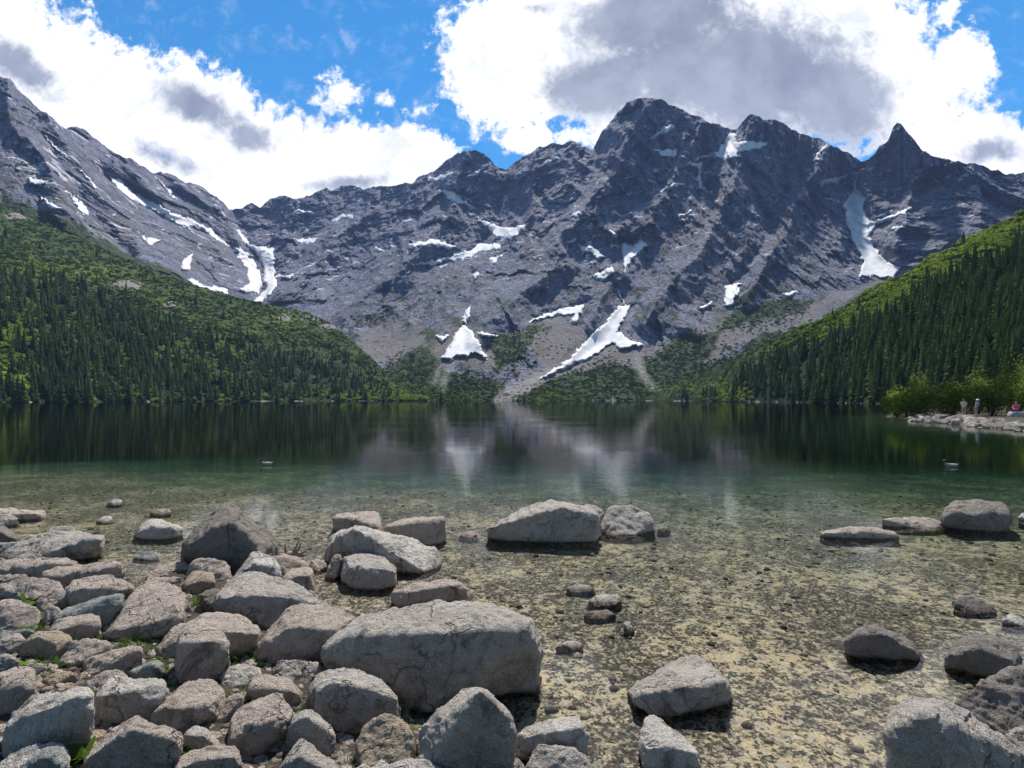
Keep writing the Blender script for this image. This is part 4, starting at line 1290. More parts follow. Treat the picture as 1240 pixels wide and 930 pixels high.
 ("dark sided block farthest out in the near cluster", 'pink', [(403, 641), (404, 624), (415, 622), (445, 621), (456, 619), (461, 625), (462, 644), (445, 647), (420, 647)], [(405, 627), (424, 626), (432, 636), (460, 638)]),
 ("flat topped pink block in the water beside the white slab", 'pink', [(464, 647), (468, 636), (490, 630), (520, 626), (539, 625), (541, 632), (533, 651), (522, 660), (500, 657), (475, 654)], [(466, 639), (500, 640), (522, 639), (539, 628)]),
 ("bright white tilted slab with a dark left face", 'pale', [(392, 665), (398, 652), (412, 644), (430, 640), (440, 639), (470, 650), (500, 653), (515, 660), (530, 668), (535, 676), (526, 689), (515, 695), (500, 692), (485, 684), (465, 680), (450, 674), (430, 673), (399, 670)], [(430, 641), (442, 656), (455, 668), (485, 676), (510, 690)]),
 ("rounded mottled stone standing in front of the white slab", 'grey', [(413, 692), (415, 678), (420, 672), (440, 670), (455, 672), (470, 680), (481, 686), (478, 701), (476, 709), (455, 714), (435, 714), (419, 703)], [(417, 686), (438, 690), (460, 688), (479, 692)]),
 ("small round pink stone left of the mottled one", 'pink', [(392, 699), (396, 686), (405, 670), (415, 672), (413, 691), (405, 701)], None),
 ("long log shaped pink stone behind the giant boulder", 'pink', [(471, 718), (480, 710), (505, 706), (540, 703), (566, 704), (569, 710), (545, 719), (510, 727), (483, 734), (475, 728)], [(475, 719), (500, 717), (540, 711), (566, 707)]),
 ("small pink stone in the water left of the mottled cluster", 'pink', [(371, 689), (378, 678), (394, 677), (396, 684), (385, 692)], None),
 ("giant flat topped grey boulder dominating the shore", 'grey', [(393, 808), (395, 792), (402, 778), (415, 765), (428, 755), (450, 743), (480, 740), (512, 728), (530, 725), (560, 727), (600, 734), (640, 748), (655, 760), (657, 775), (654, 797), (645, 814), (632, 824), (600, 832), (580, 838), (560, 848), (535, 856), (515, 860), (495, 856), (485, 845), (470, 835), (430, 816), (408, 812)], [(400, 784), (425, 770), (455, 770), (490, 776), (520, 780), (545, 772), (580, 764), (620, 762), (655, 764)]),
 ("large rounded boulder with orange lichen below the giant", 'grey', [(366, 853), (370, 838), (382, 818), (400, 808), (415, 807), (440, 815), (462, 824), (475, 836), (484, 843), (483, 855), (470, 865), (450, 876), (425, 882), (408, 884), (390, 876), (371, 865)], [(374, 840), (398, 828), (430, 830), (455, 838), (481, 848)]),
 ("round tan granular boulder near the bottom centre", 'tan', [(430, 898), (434, 885), (448, 872), (465, 863), (478, 862), (492, 869), (502, 882), (505, 898), (500, 915), (495, 926), (470, 931), (440, 929), (433, 914)], None),
 ("big two faced boulder, pale left and dark right, at the water", 'grey', [(504, 908), (508, 888), (520, 868), (540, 852), (560, 838), (580, 834), (592, 838), (605, 850), (618, 862), (624, 876), (619, 888), (600, 896), (575, 909), (545, 926), (520, 930), (505, 919)], [(582, 837), (568, 860), (552, 882), (532, 905)]),
 ("pale bumpy stone at the bottom edge below the tan boulder", 'pale', [(423, 940), (440, 924), (470, 922), (500, 919), (520, 920), (538, 935), (522, 950), (440, 950)], None),
 ("pale wedge shaped boulder lying in the water, bottom centre", 'pale', [(619, 905), (622, 888), (640, 880), (665, 872), (698, 867), (703, 875), (713, 895), (712, 908), (700, 918), (690, 924), (650, 922), (629, 914)], [(623, 893), (650, 887), (690, 880), (704, 883)]),
 ("smooth egg shaped grey boulder at the bottom edge", 'grey', [(634, 940), (640, 912), (650, 900), (665, 897), (690, 902), (710, 915), (722, 935), (716, 955), (650, 955)], None),
 ("small flat grey piece squeezed left of the egg shaped boulder", 'grey', [(615, 934), (618, 915), (628, 918), (637, 930), (632, 944)], None),
 ("big faceted island boulder with a dark front, mid water", 'grey', [(587, 641), (600, 633), (618, 622), (640, 614), (665, 612), (678, 608), (690, 610), (705, 616), (718, 619), (723, 628), (725, 647), (718, 655), (690, 657), (650, 654), (610, 654), (591, 648)], [(592, 639), (618, 632), (640, 630), (660, 622), (680, 615), (700, 620), (722, 623)]),
 ("low hump peeping up behind the island boulder", 'pink', [(697, 613), (706, 610), (718, 611), (732, 618), (728, 626), (705, 624)], None),
 ("rounded grey boulder touching the right of the island boulder", 'grey', [(721, 642), (725, 625), (740, 614), (760, 611), (775, 613), (788, 622), (794, 632), (790, 643), (770, 648), (740, 648)], None),
 ("pale flat stone awash, upper of three in the middle shallows", 'pale', [(685, 713), (695, 708), (712, 708), (722, 714), (710, 718), (690, 717)], None),
 ("pale angular stone awash, largest of three in the middle shallows", 'pale', [(709, 727), (722, 720), (748, 719), (754, 727), (745, 734), (722, 735)], None),
 ("low brownish stone awash, lowest of three in the middle shallows", 'pink', [(705, 746), (715, 739), (738, 738), (746, 744), (730, 749), (710, 749)], None),
 ("tiny white chip of stone in the middle shallows", 'pale', [(755, 752), (762, 753), (768, 763), (762, 767)], None),
 ("small white stone beside the right end of the giant boulder", 'pale', [(673, 780), (690, 777), (700, 776), (707, 783), (695, 789), (682, 785)], None),
 ("tiny pale stone right of the rounded grey boulder", 'pale', [(796, 640), (803, 636), (810, 638), (812, 641), (803, 644)], None),
 ("flat pinkish stone awash left of the island boulder", 'pink', [(556, 650), (563, 643), (573, 642), (579, 648), (570, 654)], None),
 ("grey slab with a flat tilted top alone in the right shallows", 'grey', [(761, 840), (775, 828), (795, 818), (815, 805), (826, 797), (850, 795), (862, 803), (873, 815), (882, 830), (885, 844), (870, 852), (845, 860), (820, 866), (805, 868), (797, 860), (784, 850), (767, 845)], [(770, 842), (800, 857), (814, 861), (832, 855), (838, 847), (855, 838), (875, 825)]),
 ("pale upright wedge in front of the tilted slab", 'pale', [(773, 908), (776, 885), (781, 868), (788, 864), (798, 868), (812, 880), (830, 895), (846, 910), (848, 924), (842, 934), (800, 935), (779, 928)], [(777, 912), (795, 906), (812, 904), (846, 914)]),
 ("long flat stone awash in the right of the lake shallows", 'pink', [(992, 646), (1000, 640), (1030, 639), (1065, 640), (1080, 644), (1089, 648), (1075, 653), (1045, 655), (1015, 652), (997, 651)], [(1000, 645), (1040, 644), (1085, 648)]),
 ("pale streaked flat slab beside the far right block", 'pink', [(1067, 628), (1080, 625), (1110, 626), (1135, 628), (1148, 636), (1140, 642), (1115, 643), (1090, 640), (1074, 634)], None),
 ("squarish grey block standing in the water at far right", 'dark', [(1137, 630), (1146, 612), (1155, 607), (1180, 608), (1210, 608), (1219, 613), (1222, 628), (1218, 642), (1205, 644), (1170, 641), (1147, 638)], [(1148, 619), (1170, 624), (1190, 623), (1218, 620)]),
 ("small pale stone at the right edge beyond the squarish block", 'pale', [(1233, 624), (1240, 620), (1254, 625), (1247, 631)], None),
 ("small dark wedge stone in the right shallows", 'dark', [(1153, 731), (1160, 722), (1172, 719), (1185, 724), (1200, 733), (1208, 741), (1190, 744), (1165, 742)], None),
 ("small pale stone near the right edge above the dark pair", 'pale', [(1212, 749), (1222, 742), (1232, 745), (1247, 752), (1247, 762), (1225, 758)], None),
 ("long dark stone with a pale top ridge in the right shallows", 'dark', [(1023, 776), (1035, 764), (1048, 755), (1062, 757), (1085, 764), (1105, 778), (1116, 791), (1112, 799), (1090, 798), (1055, 793), (1034, 784)], [(1030, 773), (1052, 763), (1080, 772), (1110, 791)]),
 ("dark humped boulder with a tan waterline near the right edge", 'dark', [(1143, 795), (1158, 786), (1165, 775), (1180, 767), (1200, 769), (1225, 776), (1240, 793), (1240, 810), (1210, 818), (1195, 815), (1165, 807), (1149, 800)], [(1150, 794), (1166, 783), (1184, 784), (1205, 798), (1230, 806)]),
 ("big dark grey boulder cut by the right edge", 'dark', [(1151, 853), (1165, 838), (1185, 828), (1215, 815), (1240, 810), (1265, 812), (1280, 850), (1265, 885), (1225, 894), (1205, 890), (1190, 880), (1170, 868)], None),
 ("huge grey boulder filling the bottom right corner", 'grey', [(1075, 888), (1082, 862), (1095, 848), (1110, 843), (1130, 845), (1152, 850), (1180, 872), (1205, 890), (1225, 905), (1250, 920), (1270, 955), (1240, 985), (1130, 990), (1085, 930)], [(1082, 882), (1110, 866), (1128, 880), (1140, 905), (1155, 940)]),
 ("grey stone at the right edge above the corner boulder", 'grey', [(1211, 894), (1225, 885), (1245, 878), (1265, 885), (1270, 915), (1240, 918), (1224, 909)], None),
]
for i, rec in enumerate(B):
    lab, tone, sil, cr = rec
    small = max(p[0] for p in sil) - min(p[0] for p in sil) < 26
    boulder(lab, tone, sil, cr, seed=i + 1, awash=any(k_ in lab for k_ in ('awash', 'breaking the water', 'white chip', 'small white stone', 'tiny pale stone', 'pale streaked flat', 'small dark wedge', 'small pale stone near')), name="stone" if small else "boulder", cat="stone" if small else "boulder",
            group="boulders along the near lake shore")

# filler stones pressed into the soil between the boulders, set only where a gap shows
SILS = [rec[2] for rec in B]


LANDPX = [(-5, 705), (140, 702), (180, 712), (230, 700), (340, 700), (385, 742), (440, 790), (470, 850), (505, 905), (520, 935), (-5, 935)]
r2 = random.Random(5)
n_fill = 0
cand = np.random.RandomState(9).uniform([0, 703], [515, 932], (6000, 2))
cand = cand[poly_sd(cand[:, 0], cand[:, 1], LANDPX) > 0]
gap = np.full(len(cand), -99.0)
for q in SILS:
    gap = np.maximum(gap, poly_sd(cand[:, 0], cand[:, 1], q))
for i in range(len(cand)):
    if n_fill >= 130:
        break
    x, y = float(cand[i, 0]), float(cand[i, 1])
    gp = float(gap[i])
    if gp > -0.5:
        continue
    s = min(9.0, (2.0 + (y - 700) / 80) * r2.uniform(0.7, 1.5) - gp * 0.55)
    ang = [k * math.pi / 4 + r2.uniform(-.25, .25) for k in range(8)]
    sil = [(x + s * 1.25 * math.cos(a) * r2.uniform(.75, 1.1), y - s * 0.75 * math.sin(a) * r2.uniform(.75, 1.1)) for a in ang]
    gap = np.maximum(gap, poly_sd(cand[:, 0], cand[:, 1], sil))
    n_fill += 1
    boulder("small stone pressed into the dark soil between the shore boulders", r2.choice(['pink', 'grey', 'tan', 'dark', 'pink']), sil, None, seed=300 + n_fill, name="stone", cat="stone",
            group="small filler stones between the boulders", sink=0.06)


def pebble_protos(n, seed):
    out = []
    r = np.random.RandomState(seed)
    for _ in range(n):
        bm = bmesh.new()
        bmesh.ops.create_icosphere(bm, subdivisions=1, radius=1)
        V = np.array([v.co[:] for v in bm.verts])
        Fq = np.array([[v.index for v in f.verts] for f in bm.faces], np.int32)
        bm.free()
        V = V * (1 + 0.25 * r.normal(size=(len(V), 1))) * np.array([1, r.uniform(.6, .9), r.uniform(.35, .6)])
        out.append((V, Fq))
    return out


def scatter_pebbles(name, label, n, area, size, mat, seed, test):
    r = np.random.RandomState(seed)
    protos = pebble_protos(8, seed)
    X = np.concatenate([r.uniform(a[0], a[1], n) for a in area])
    Yp = np.concatenate([r.uniform(a[2], a[3], n) for a in area])
    s1 = poly_sd(X, Yp, SHORE_LEFT)
    ok = test(s1, X, Yp, r)
    X, Yp = X[ok], Yp[ok]
    Z = ground_z(X, Yp)
    Vs, Fs, Ts, n0 = [], [], [], 0
    for k in range(len(X)):
        V, Fq = protos[r.randint(8)]
        s = size[0] * (size[1] / size[0]) ** (r.uniform() ** 2.2)
        a = r.uniform(0, 6.28)
        q = V * s
        q = np.stack([q[:, 0] * math.cos(a) - q[:, 1] * math.sin(a) + X[k], q[:, 0] * math.sin(a) + q[:, 1] * math.cos(a) + Yp[k], q[:, 2] + Z[k] + s * 0.12], 1)
        Vs.append(q)
        Fs.append(Fq + n0)
        n0 += len(V)
        Ts.append(np.full(len(V), r.uniform()))
    o = mesh_np(name, np.concatenate(Vs), np.concatenate(Fs), mat, attrs={'tint': np.concatenate(Ts)})
    tag(o, label, "gravel", kind="stuff")


def pebble_mat(name, cols):
    m, t = material(name)
    g = t.node('ShaderNodeNewGeometry').outputs['Position']
    tint = t.attr('tint')
    c = t.mix(t.step(tint, 0.2, 0.6), cols[0], cols[1])
    c = t.mix(t.step(tint, 0.7, 0.95), c, cols[2])
    n = t.noise(g, 90, 5, 0.7)
    c = t.mix(t.step(n, 0.5, 0.65, 0, 0.7), c, tuple(x * 0.35 for x in cols[0]))
    finish(t, c, 0.9, n, 0.6, 0.01, 0.2)
    return m


scatter_pebbles("gravel", "fine gravel and grit on the soil between the shore boulders", 9000, [(-6, 1.2, 1.5, 6.5)], (0.006, 0.035),
                pebble_mat('soil gravel', [(0.09, 0.075, 0.065), (0.22, 0.19, 0.17), (0.36, 0.32, 0.29)]), 61, lambda s, X, Yq, r: s > 0.02)
scatter_pebbles("lake_pebbles", "pebbles and cobbles scattered over the shallow lake bed", 7000, [(-9, 12, 1.6, 12)], (0.008, 0.05),
                pebble_mat('bed pebbles', [(0.06, 0.055, 0.042), (0.20, 0.175, 0.12), (0.36, 0.315, 0.225)]), 62, lambda s, X, Yq, r: (s < -0.02) & (np.abs(X) < Yq * 1.05 + 0.3))

# ------------------------------------------------------------------ spruces, shrubs, dwarf pine
needle = foliage_mat('spruce needles', (0.036, 0.062, 0.022), (0.20, 0.255, 0.085), 0.35)
bark = plain('bark', (0.075, 0.055, 0.042), 0.95, 0.4, 3.0)
pine_leaf = foliage_mat('dwarf pine needles', (0.028, 0.050, 0.014), (0.10, 0.14, 0.036), 0.2)
bush_leaf = foliage_mat('dwarf pine needles near', (0.017, 0.036, 0.009), (0.075, 0.108, 0.024), 0.15)
bright_leaf = foliage_mat('young willow leaves', (0.09, 0.15, 0.018), (0.33, 0.40, 0.075), 0.4)  # real bright leaf colour, which also stands in for sunlit patches on the slopes
weed_leaf = foliage_mat('weed leaves', (0.025, 0.06, 0.010), (0.12, 0.20, 0.035), 0.3)


def spruce_geo(rs, h=1.0, layers=20, per=8, sprays=1):
    """crown of drooping branches, unit height; every branch is a bent, ragged strip"""
    V, Fq, T = [], [], []
    R0 = 0.17 * rs.uniform(0.8, 1.25)
    z0 = rs.uniform(0.05, 0.12)
    for k in range(layers):
        f = k / (layers - 1)
        z = z0 + (0.985 - z0) * f
        r = R0 * (1 - f) ** 0.85 * rs.uniform(0.8, 1.15) + 0.008
        m = max(4, int(per * (1 - 0.45 * f)))
        a0 = rs.uniform(0, 6.28)
        for j in range(m):
            if rs.uniform() < 0.10:
                continue
            a = a0 + 6.283 * j / m + rs.normal() * 0.22
            rr = r * rs.uniform(0.65, 1.22)
            ca, sa = math.cos(a), math.sin(a)
            zz = z + rs.normal() * 0.008
            dr = rr * rs.uniform(0.25, 0.6)
            wd = rr * rs.uniform(0.28, 0.42)
            tn = rs.uniform(0, 1)
            n0 = len(V)
            V += [(ca * rr * .05, sa * rr * .05, zz + 0.012),
                  (ca * rr * .6 - sa * wd, sa * rr * .6 + ca * wd, zz - dr * .65),
                  (ca * rr * .6, sa * rr * .6, zz + 0.006 - dr * .3),
                  (ca * rr * .6 + sa * wd, sa * rr * .6 - ca * wd, zz - dr * .65),
                  (ca * rr, sa * rr, zz - dr)]
            Fq += [(n0, n0 + 1, n0 + 4, n0 + 2), (n0, n0 + 2, n0 + 4, n0 + 3)]
            T += [tn * .6, tn * .5, tn, tn * .5, tn]
            for _ in range(sprays):
                n0 = len(V)
                q = rs.uniform(.35, .9)
                sw = rs.uniform(-.5, .5) * wd
                V += [(ca * rr * q - sa * sw, sa * rr * q + ca * sw, zz - dr * .3),
                      (ca * rr * (q + .1) - sa * (sw + .4 * wd), sa * rr * (q + .1) + ca * (sw + .4 * wd), zz - dr * .5),
                      (ca * rr * (q + .05) - sa * sw, sa * rr * (q + .05) + ca * sw, zz - dr * .9 - 0.02),
                      (ca * rr * (q - .1) - sa * (sw - .4 * wd), sa * rr * (q - .1) + ca * (sw - .4 * wd), zz - dr * .5)]
                Fq.append((n0, n0 + 1, n0 + 2, n0 + 3))
                T += [tn * .8] * 4
    # the dense inside of the crown
    n0 = len(V)
    lay = 9
    for i_ in range(lay):
        f_ = i_ / (lay - 1)
        for e_ in (1.0, 0.62):
            rr_ = (R0 * (1 - f_) ** 0.85 * 0.62 + 0.004) * e_
            z_ = z0 + (0.97 - z0) * f_ + (0.0 if e_ == 1.0 else 0.05)
            for j_ in range(7):
                a_ = j_ * 0.8976 + 0.4 * i_
                q_ = rr_ * rs.uniform(0.7, 1.25)
                V.append((q_ * math.cos(a_), q_ * math.sin(a_), z_ + rs.normal() * 0.006))
                T.append(0.25 + 0.25 * rs.uniform())
    for i_ in range(lay * 2 - 1):
        for j_ in range(7):
            Fq.append((n0 + i_ * 7 + j_, n0 + i_ * 7 + (j_ + 1) % 7, n0 + (i_ + 1) * 7 + (j_ + 1) % 7, n0 + (i_ + 1) * 7 + j_))
    n0 = len(V)
    V += [(.012, 0, .93), (-.012, .008, .93), (0, 0, 1.02), (0, -.012, .93)]
    Fq += [(n0, n0 + 1, n0 + 2, n0 + 3)]
    T += [.8] * 4
    return np.array(V), np.array(Fq, np.int32), np.array(T)


def trunk_geo(h=0.95, r=0.016, n=6):
    V, Fq = [], []
    for z, rr in ((-0.06, r * 1.2), (h * .4, r * .75), (h, r * .12)):
        for k in range(n):
            a = 6.283 * k / n
            V.append((rr * math.cos(a), rr * math.sin(a), z))
    for i in range(2):
        for k in range(n):
            Fq.append((i * n + k, i * n + (k + 1) % n, (i + 1) * n + (k + 1) % n, (i + 1) * n + k))
    return np.array(V), np.array(Fq, np.int32)


rs = np.random.RandomState(21)
proto_hi = [spruce_geo(rs, layers=26, per=10, sprays=1) for _ in range(4)]
proto_lo = [spruce_geo(rs, layers=14, per=7, sprays=0) for _ in range(6)]
hi_crowns = [mesh_np("crown", v, f, needle, attrs={'tint': t}, smooth_shade=False, link=False).data for v, f, t in proto_hi]
tv, tf = trunk_geo()
trunk_me = mesh_np("trunk", tv, tf, bark, link=False).data


def scatter_slope(Rf, n, dens, hrange, seed, minpx=0):
    r = np.random.RandomState(seed)
    pxs = r.uniform(-25, 1265, n * 30)
    pys = r.uniform(230, 489, n * 30)
    top = np.interp(pxs, Rf.cols, Rf.top)
    bot = np.interp(pxs, Rf.cols, Rf.bot)
    ok = (pxs > Rf.cols[0]) & (pxs < Rf.cols[-1]) & (pys > top + 0.5) & (pys < bot - 1.2)
    pxs, pys = pxs[ok], pys[ok]
    keep = r.uniform(size=len(pxs)) < dens(pxs, pys)
    pxs, pys = pxs[keep][:n], pys[keep][:n]
    Y = Rf.sample(pxs, pys, Rf.Y)
    X, _, Z = world_pt(pxs, pys, Y)
    return pxs, pys, np.stack([X, Y, Z - 0.3], 1), r.uniform(*hrange, len(pxs)), r


lx, ly, lp, lh, r1 = scatter_slope(LH, 1500, dens_left, (10, 19), 3)
qx, qy, qp, qh, r4 = scatter_slope(RH, 1300, dens_right, (9, 17), 4)
# spruces on the low ground at the foot of the fans, far end of the lake


class _M:
    pass


allp = np.concatenate([lp, qp])
allh = np.concatenate([lh, qh])
side = np.concatenate([np.zeros(len(lp)), np.ones(len(qp))])
size_px = allh / allp[:, 1]
order = np.argsort(-size_px)
GROUPS = {0: ("dark spruce standing in the sunlit wood on the left slope", "spruces on the left slope"),
          1: ("dark spruce standing in the shaded wood on the right slope", "spruces on the right slope")}
left_ids = [k for k in order if side[k] == 0][:90]
right_ids = [k for k in order if side[k] == 1][:205]
single = set(left_ids) | set(right_ids)
for k in sorted(single):
    x, y, z = allp[k]
    h = allh[k]
    root = empty("spruce_tree", (x, y, z), r1.uniform(0, 6.28))
    wdt = r1.uniform(0.85, 1.2)
    root.scale = (h * wdt, h * wdt, h)
    lab, gname = GROUPS[int(side[k])]
    tag(root, lab, "spruce", gname)
    for nm, me in (("crown", hi_crowns[r1.randint(4)]), ("trunk", trunk_me)):
        c = bpy.data.objects.new(nm, me)
        COL.objects.link(c)
        c.parent = root


def merge(items):
    """many copies baked into one mesh; items are (verts, faces, tint, location, scale3, angle, tint shift)"""
    Vs, Fs, Ts, n = [], [], [], 0
    for (v, f, t, loc, s, a, ts) in items:
        ca, sa = math.cos(a), math.sin(a)
        q = v * s
        q = np.stack([q[:, 0] * ca - q[:, 1] * sa, q[:, 0] * sa + q[:, 1] * ca, q[:, 2]], 1) + loc
        Vs.append(q)
        Fs.append(f + n)
        Ts.append(np.clip(t + ts, 0, 1))
        n += len(v)
    return np.concatenate(Vs), np.concatenate(Fs), np.concatenate(Ts)


for sd_, nm_, lb in ((0, "spruce_wood", "far off mass of small spruces filling the left slope above the shore"),
                     (1, "spruce_wood", "far off mass of small dark spruces filling the right slope")):
    it = []
    for k in range(len(allp)):
        if side[k] == sd_ and k not in single:
            v, f, t = proto_lo[r1.randint(6)]
            wdt = r1.uniform(0.9, 1.25)
            it.append((v, f, t, allp[k], np.array([allh[k] * wdt, allh[k] * wdt, allh[k]]), r1.uniform(0, 6.28), r1.uniform(-.35, .5)))
    v, f, t = merge(it)
    o = mesh_np(nm_, v, f, needle, attrs={'tint': t}, smooth_shade=False)
    tag(o, lb, "wood", kind="stuff")


def clump_geo(rs, n=14, leaf=0.42, flat=0.75):
    """a cushion of leafy cards, unit radius"""
    V, Fq, T = [], [], []
    for k in range(n):
        d = rs.normal(size=3)
        d[2] = abs(d[2]) * 0.9
        d /= np.linalg.norm(d)
        c = d * rs.uniform(0.55, 1.0) * np.array([1, 1, flat])
        u = np.cross(d, rs.normal(size=3))
        u /= np.linalg.norm(u)
        w_ = np.cross(d, u) + 0.6 * d
        s = leaf * rs.uniform(0.6, 1.2)
        n0 = len(V)
        V += [tuple(c - u * s * .5 - w_ * s * .5), tuple(c + u * s * .6 - w_ * s * .2), tuple(c + u * s * .2 + w_ * s * .7), tuple(c - u * s * .6 + w_ * s * .2)]
        Fq.append((n0, n0 + 1, n0 + 2, n0 + 3))
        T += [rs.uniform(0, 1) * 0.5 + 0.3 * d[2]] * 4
    return np.array(V), np.array(Fq, np.int32), np.array(T)


clumps = [clump_geo(rs, 16, 0.5) for _ in range(6)]
clumps_fine = [clump_geo(rs, 34, 0.36, 0.95) for _ in range(5)]


def shrub_mass(name, label, Rf, n, dens, srange, mat, seed, protos=clumps, base=0.0, ylim=(230, 489), xlim=(-25, 1265)):
    r = np.random.RandomState(seed)
    pxs = r.uniform(*xlim, n * 25)
    pys = r.uniform(*ylim, n * 25)
    top = np.interp(pxs, Rf.cols, Rf.top)
    bot = np.interp(pxs, Rf.cols, Rf.bot)
    ok = (pxs > Rf.cols[0]) & (pxs < Rf.cols[-1]) & (pys > top) & (pys < bot - 1.6)
    pxs, pys = pxs[ok], pys[ok]
    keep = r.uniform(size=len(pxs)) < dens(pxs, pys)
    pxs, pys = pxs[keep][:n], pys[keep][:n]
    Y = Rf.sample(pxs, pys, Rf.Y)
    X, _, Z = world_pt(pxs, pys, Y)
    patch = perlin(col3(X / 25, Y / 25, 0 * X)) * 0.6
    it = []
    for k in range(len(pxs)):
        v, f, t = protos[r.randint(len(protos))]
        s = r.uniform(*srange)
        it.append((v, f, t, (X[k], Y[k], Z[k]), np.array([s, s, s * r.uniform(.6, 1.0)]), r.uniform(0, 6.28), base + patch[k]))
    v, f, t = merge(it)
    o = mesh_np(name, v, f, mat, attrs={'tint': t}, smooth_shade=False)
    tag(o, label, "shrubs", kind="stuff")
    return o


def gauss(x, y, items):
    d = np.zeros_like(x)
    for cx, cy, rx, ry, s in items:
        d = np.maximum(d, s * np.exp(-((x - cx) / rx) ** 2 - ((y - cy) / ry) ** 2))
    return d


stones_left = [(155, 345, 22, 7, 1), (345, 384, 12, 5, 1), (20, 262, 16, 5, .8), (205, 368, 10, 4, .8)]
shrub_mass("dwarf_pine_cover", "dark dwarf pine carpet covering the left slope", LH, 9000,
           lambda x, y: (0.45 + 0.55 * smooth(-.25, .2, perlin(col3(x / 16, y / 9, 0 * x)))) * (1 - gauss(x, y, stones_left)) * (1 - 0.85 * np.clip(dens_left(x, y) * 1.4, 0, 1)), (1.3, 2.9), pine_leaf, 31)
shrub_mass("dwarf_pine_cover", "dark dwarf pine carpet on the brow of the right slope", RH, 4500,
           lambda x, y: 0.9 - 0.75 * np.clip(dens_right(x, y), 0, 1), (0.9, 2.0), pine_leaf, 32)
shrub_mass("willow_scrub", "bright yellow green scrub scattered over the left slope", LH, 1500,  # own leaf colour, also painting the sunlit patches of this slope
           lambda x, y: gauss(x, y, [(5, 400, 35, 55, 1), (10, 465, 35, 18, 1), (60, 330, 60, 16, .5), (120, 470, 60, 10, .3), (240, 425, 60, 25, .45), (300, 405, 60, 18, .4),
                                     (350, 480, 120, 8, .35), (480, 477, 45, 8, 1), (95, 400, 40, 30, .3), (350, 388, 40, 10, .4), (180, 350, 60, 14, .25)]), (1.6, 4.4), bright_leaf, 33, clumps_fine, 0.0)
shrub_mass("willow_scrub", "bright yellow green scrub along the sunlit brow of the right slope", RH, 3600,  # scrub's bright colour here also stands in for sun on the brow
           lambda x, y: gauss(x, y, [(1030, 382, 45, 14, 1), (1080, 355, 45, 13, 1), (1130, 325, 40, 12, .9), (1190, 292, 40, 12, .8), (870, 474, 26, 10, 1), (960, 408, 40, 8, .5),
                                     (840, 470, 30, 10, .4), (1000, 400, 30, 10, .7), (1230, 270, 30, 10, .5)]), (1.2, 3.4), bright_leaf, 34, clumps_fine, 0.15)


def dens_fan(x, y):
    g_ = np.zeros_like(x)
    for poly, s in GREEN[:8]:
        g_ = np.maximum(g_, s * smooth(-12, 8, poly_sd(x, y, poly)))
    pl = np.zeros_like(x)
    for pts in PATHS:
        pl = np.maximum(pl, smooth(9, 5, line_dist(x, y, pts)))
    return g_ * (0.35 + 0.65 * smooth(-.15, .15, perlin(col3(x / 12, y / 7, 0 * x + 8)))) * (1 - pl) + 0.05 * smooth(395, 430, y) * smooth(420, 440, x) * smooth(930, 900, x) * (1 - pl)


shrub_mass("dwarf_pine_cover", "dark dwarf pine thickets at the foot of the central scree fans", MT, 6500, dens_fan, (1.6, 3.8), pine_leaf, 35, ylim=(300, 489))
shrub_mass("willow_scrub", "sunlit yellow green scrub on the far shore at the end of the lake", MT, 900,
           lambda x, y: gauss(x, y, [(490, 477, 50, 8, 1), (550, 480, 30, 5, .8), (690, 474, 40, 8, .3), (460, 468, 20, 8, .6), (820, 474, 30, 8, .5), (660, 480, 40, 4, .5)]),
           (1.5, 3.6), bright_leaf, 36, clumps_fine, 0.1, ylim=(440, 489), xlim=(420, 860))


shrub_mass("willow_scrub", "sunlit yellow green scrub where the left slope meets the far shore", LH, 420,
           lambda x, y: gauss(x, y, [(490, 480, 26, 7, 1), (460, 479, 22, 6, .7), (430, 482, 30, 3, .35)]), (2.2, 4.6), bright_leaf, 37, clumps_fine, 0.35, ylim=(462, 489), xlim=(400, 525))


def lone_spruces(spots):
    for (px_, py_, h) in spots:
        Y_ = float(MT.sample(np.array([px_]), np.array([py_]), MT.Y)[0])
        p = world_pt(px_, py_, Y_)
        root = empty("spruce_tree", (p[0], p[1], p[2] - 0.5), r1.uniform(0, 6.28))
        root.scale = (h, h, h)
        tag(root, "lone dark spruce on the sunlit far shore below the central fans", "spruce", "lone spruces on the far shore")
        for nm, me in (("crown", hi_crowns[r1.randint(4)]), ("trunk", trunk_me)):
            c = bpy.data.objects.new(nm, me)
            COL.objects.link(c)
            c.parent = root


lone_spruces([(478, 482, 17), (484, 481, 20), (489, 482, 14), (516, 483, 12), (534, 484, 18), (500, 480, 12), (470, 480, 15), (820, 482, 13), (808, 483, 12), (832, 481, 15)])

# ------------------------------------------------------------------ the stony point on the right: bushes, stones, three people


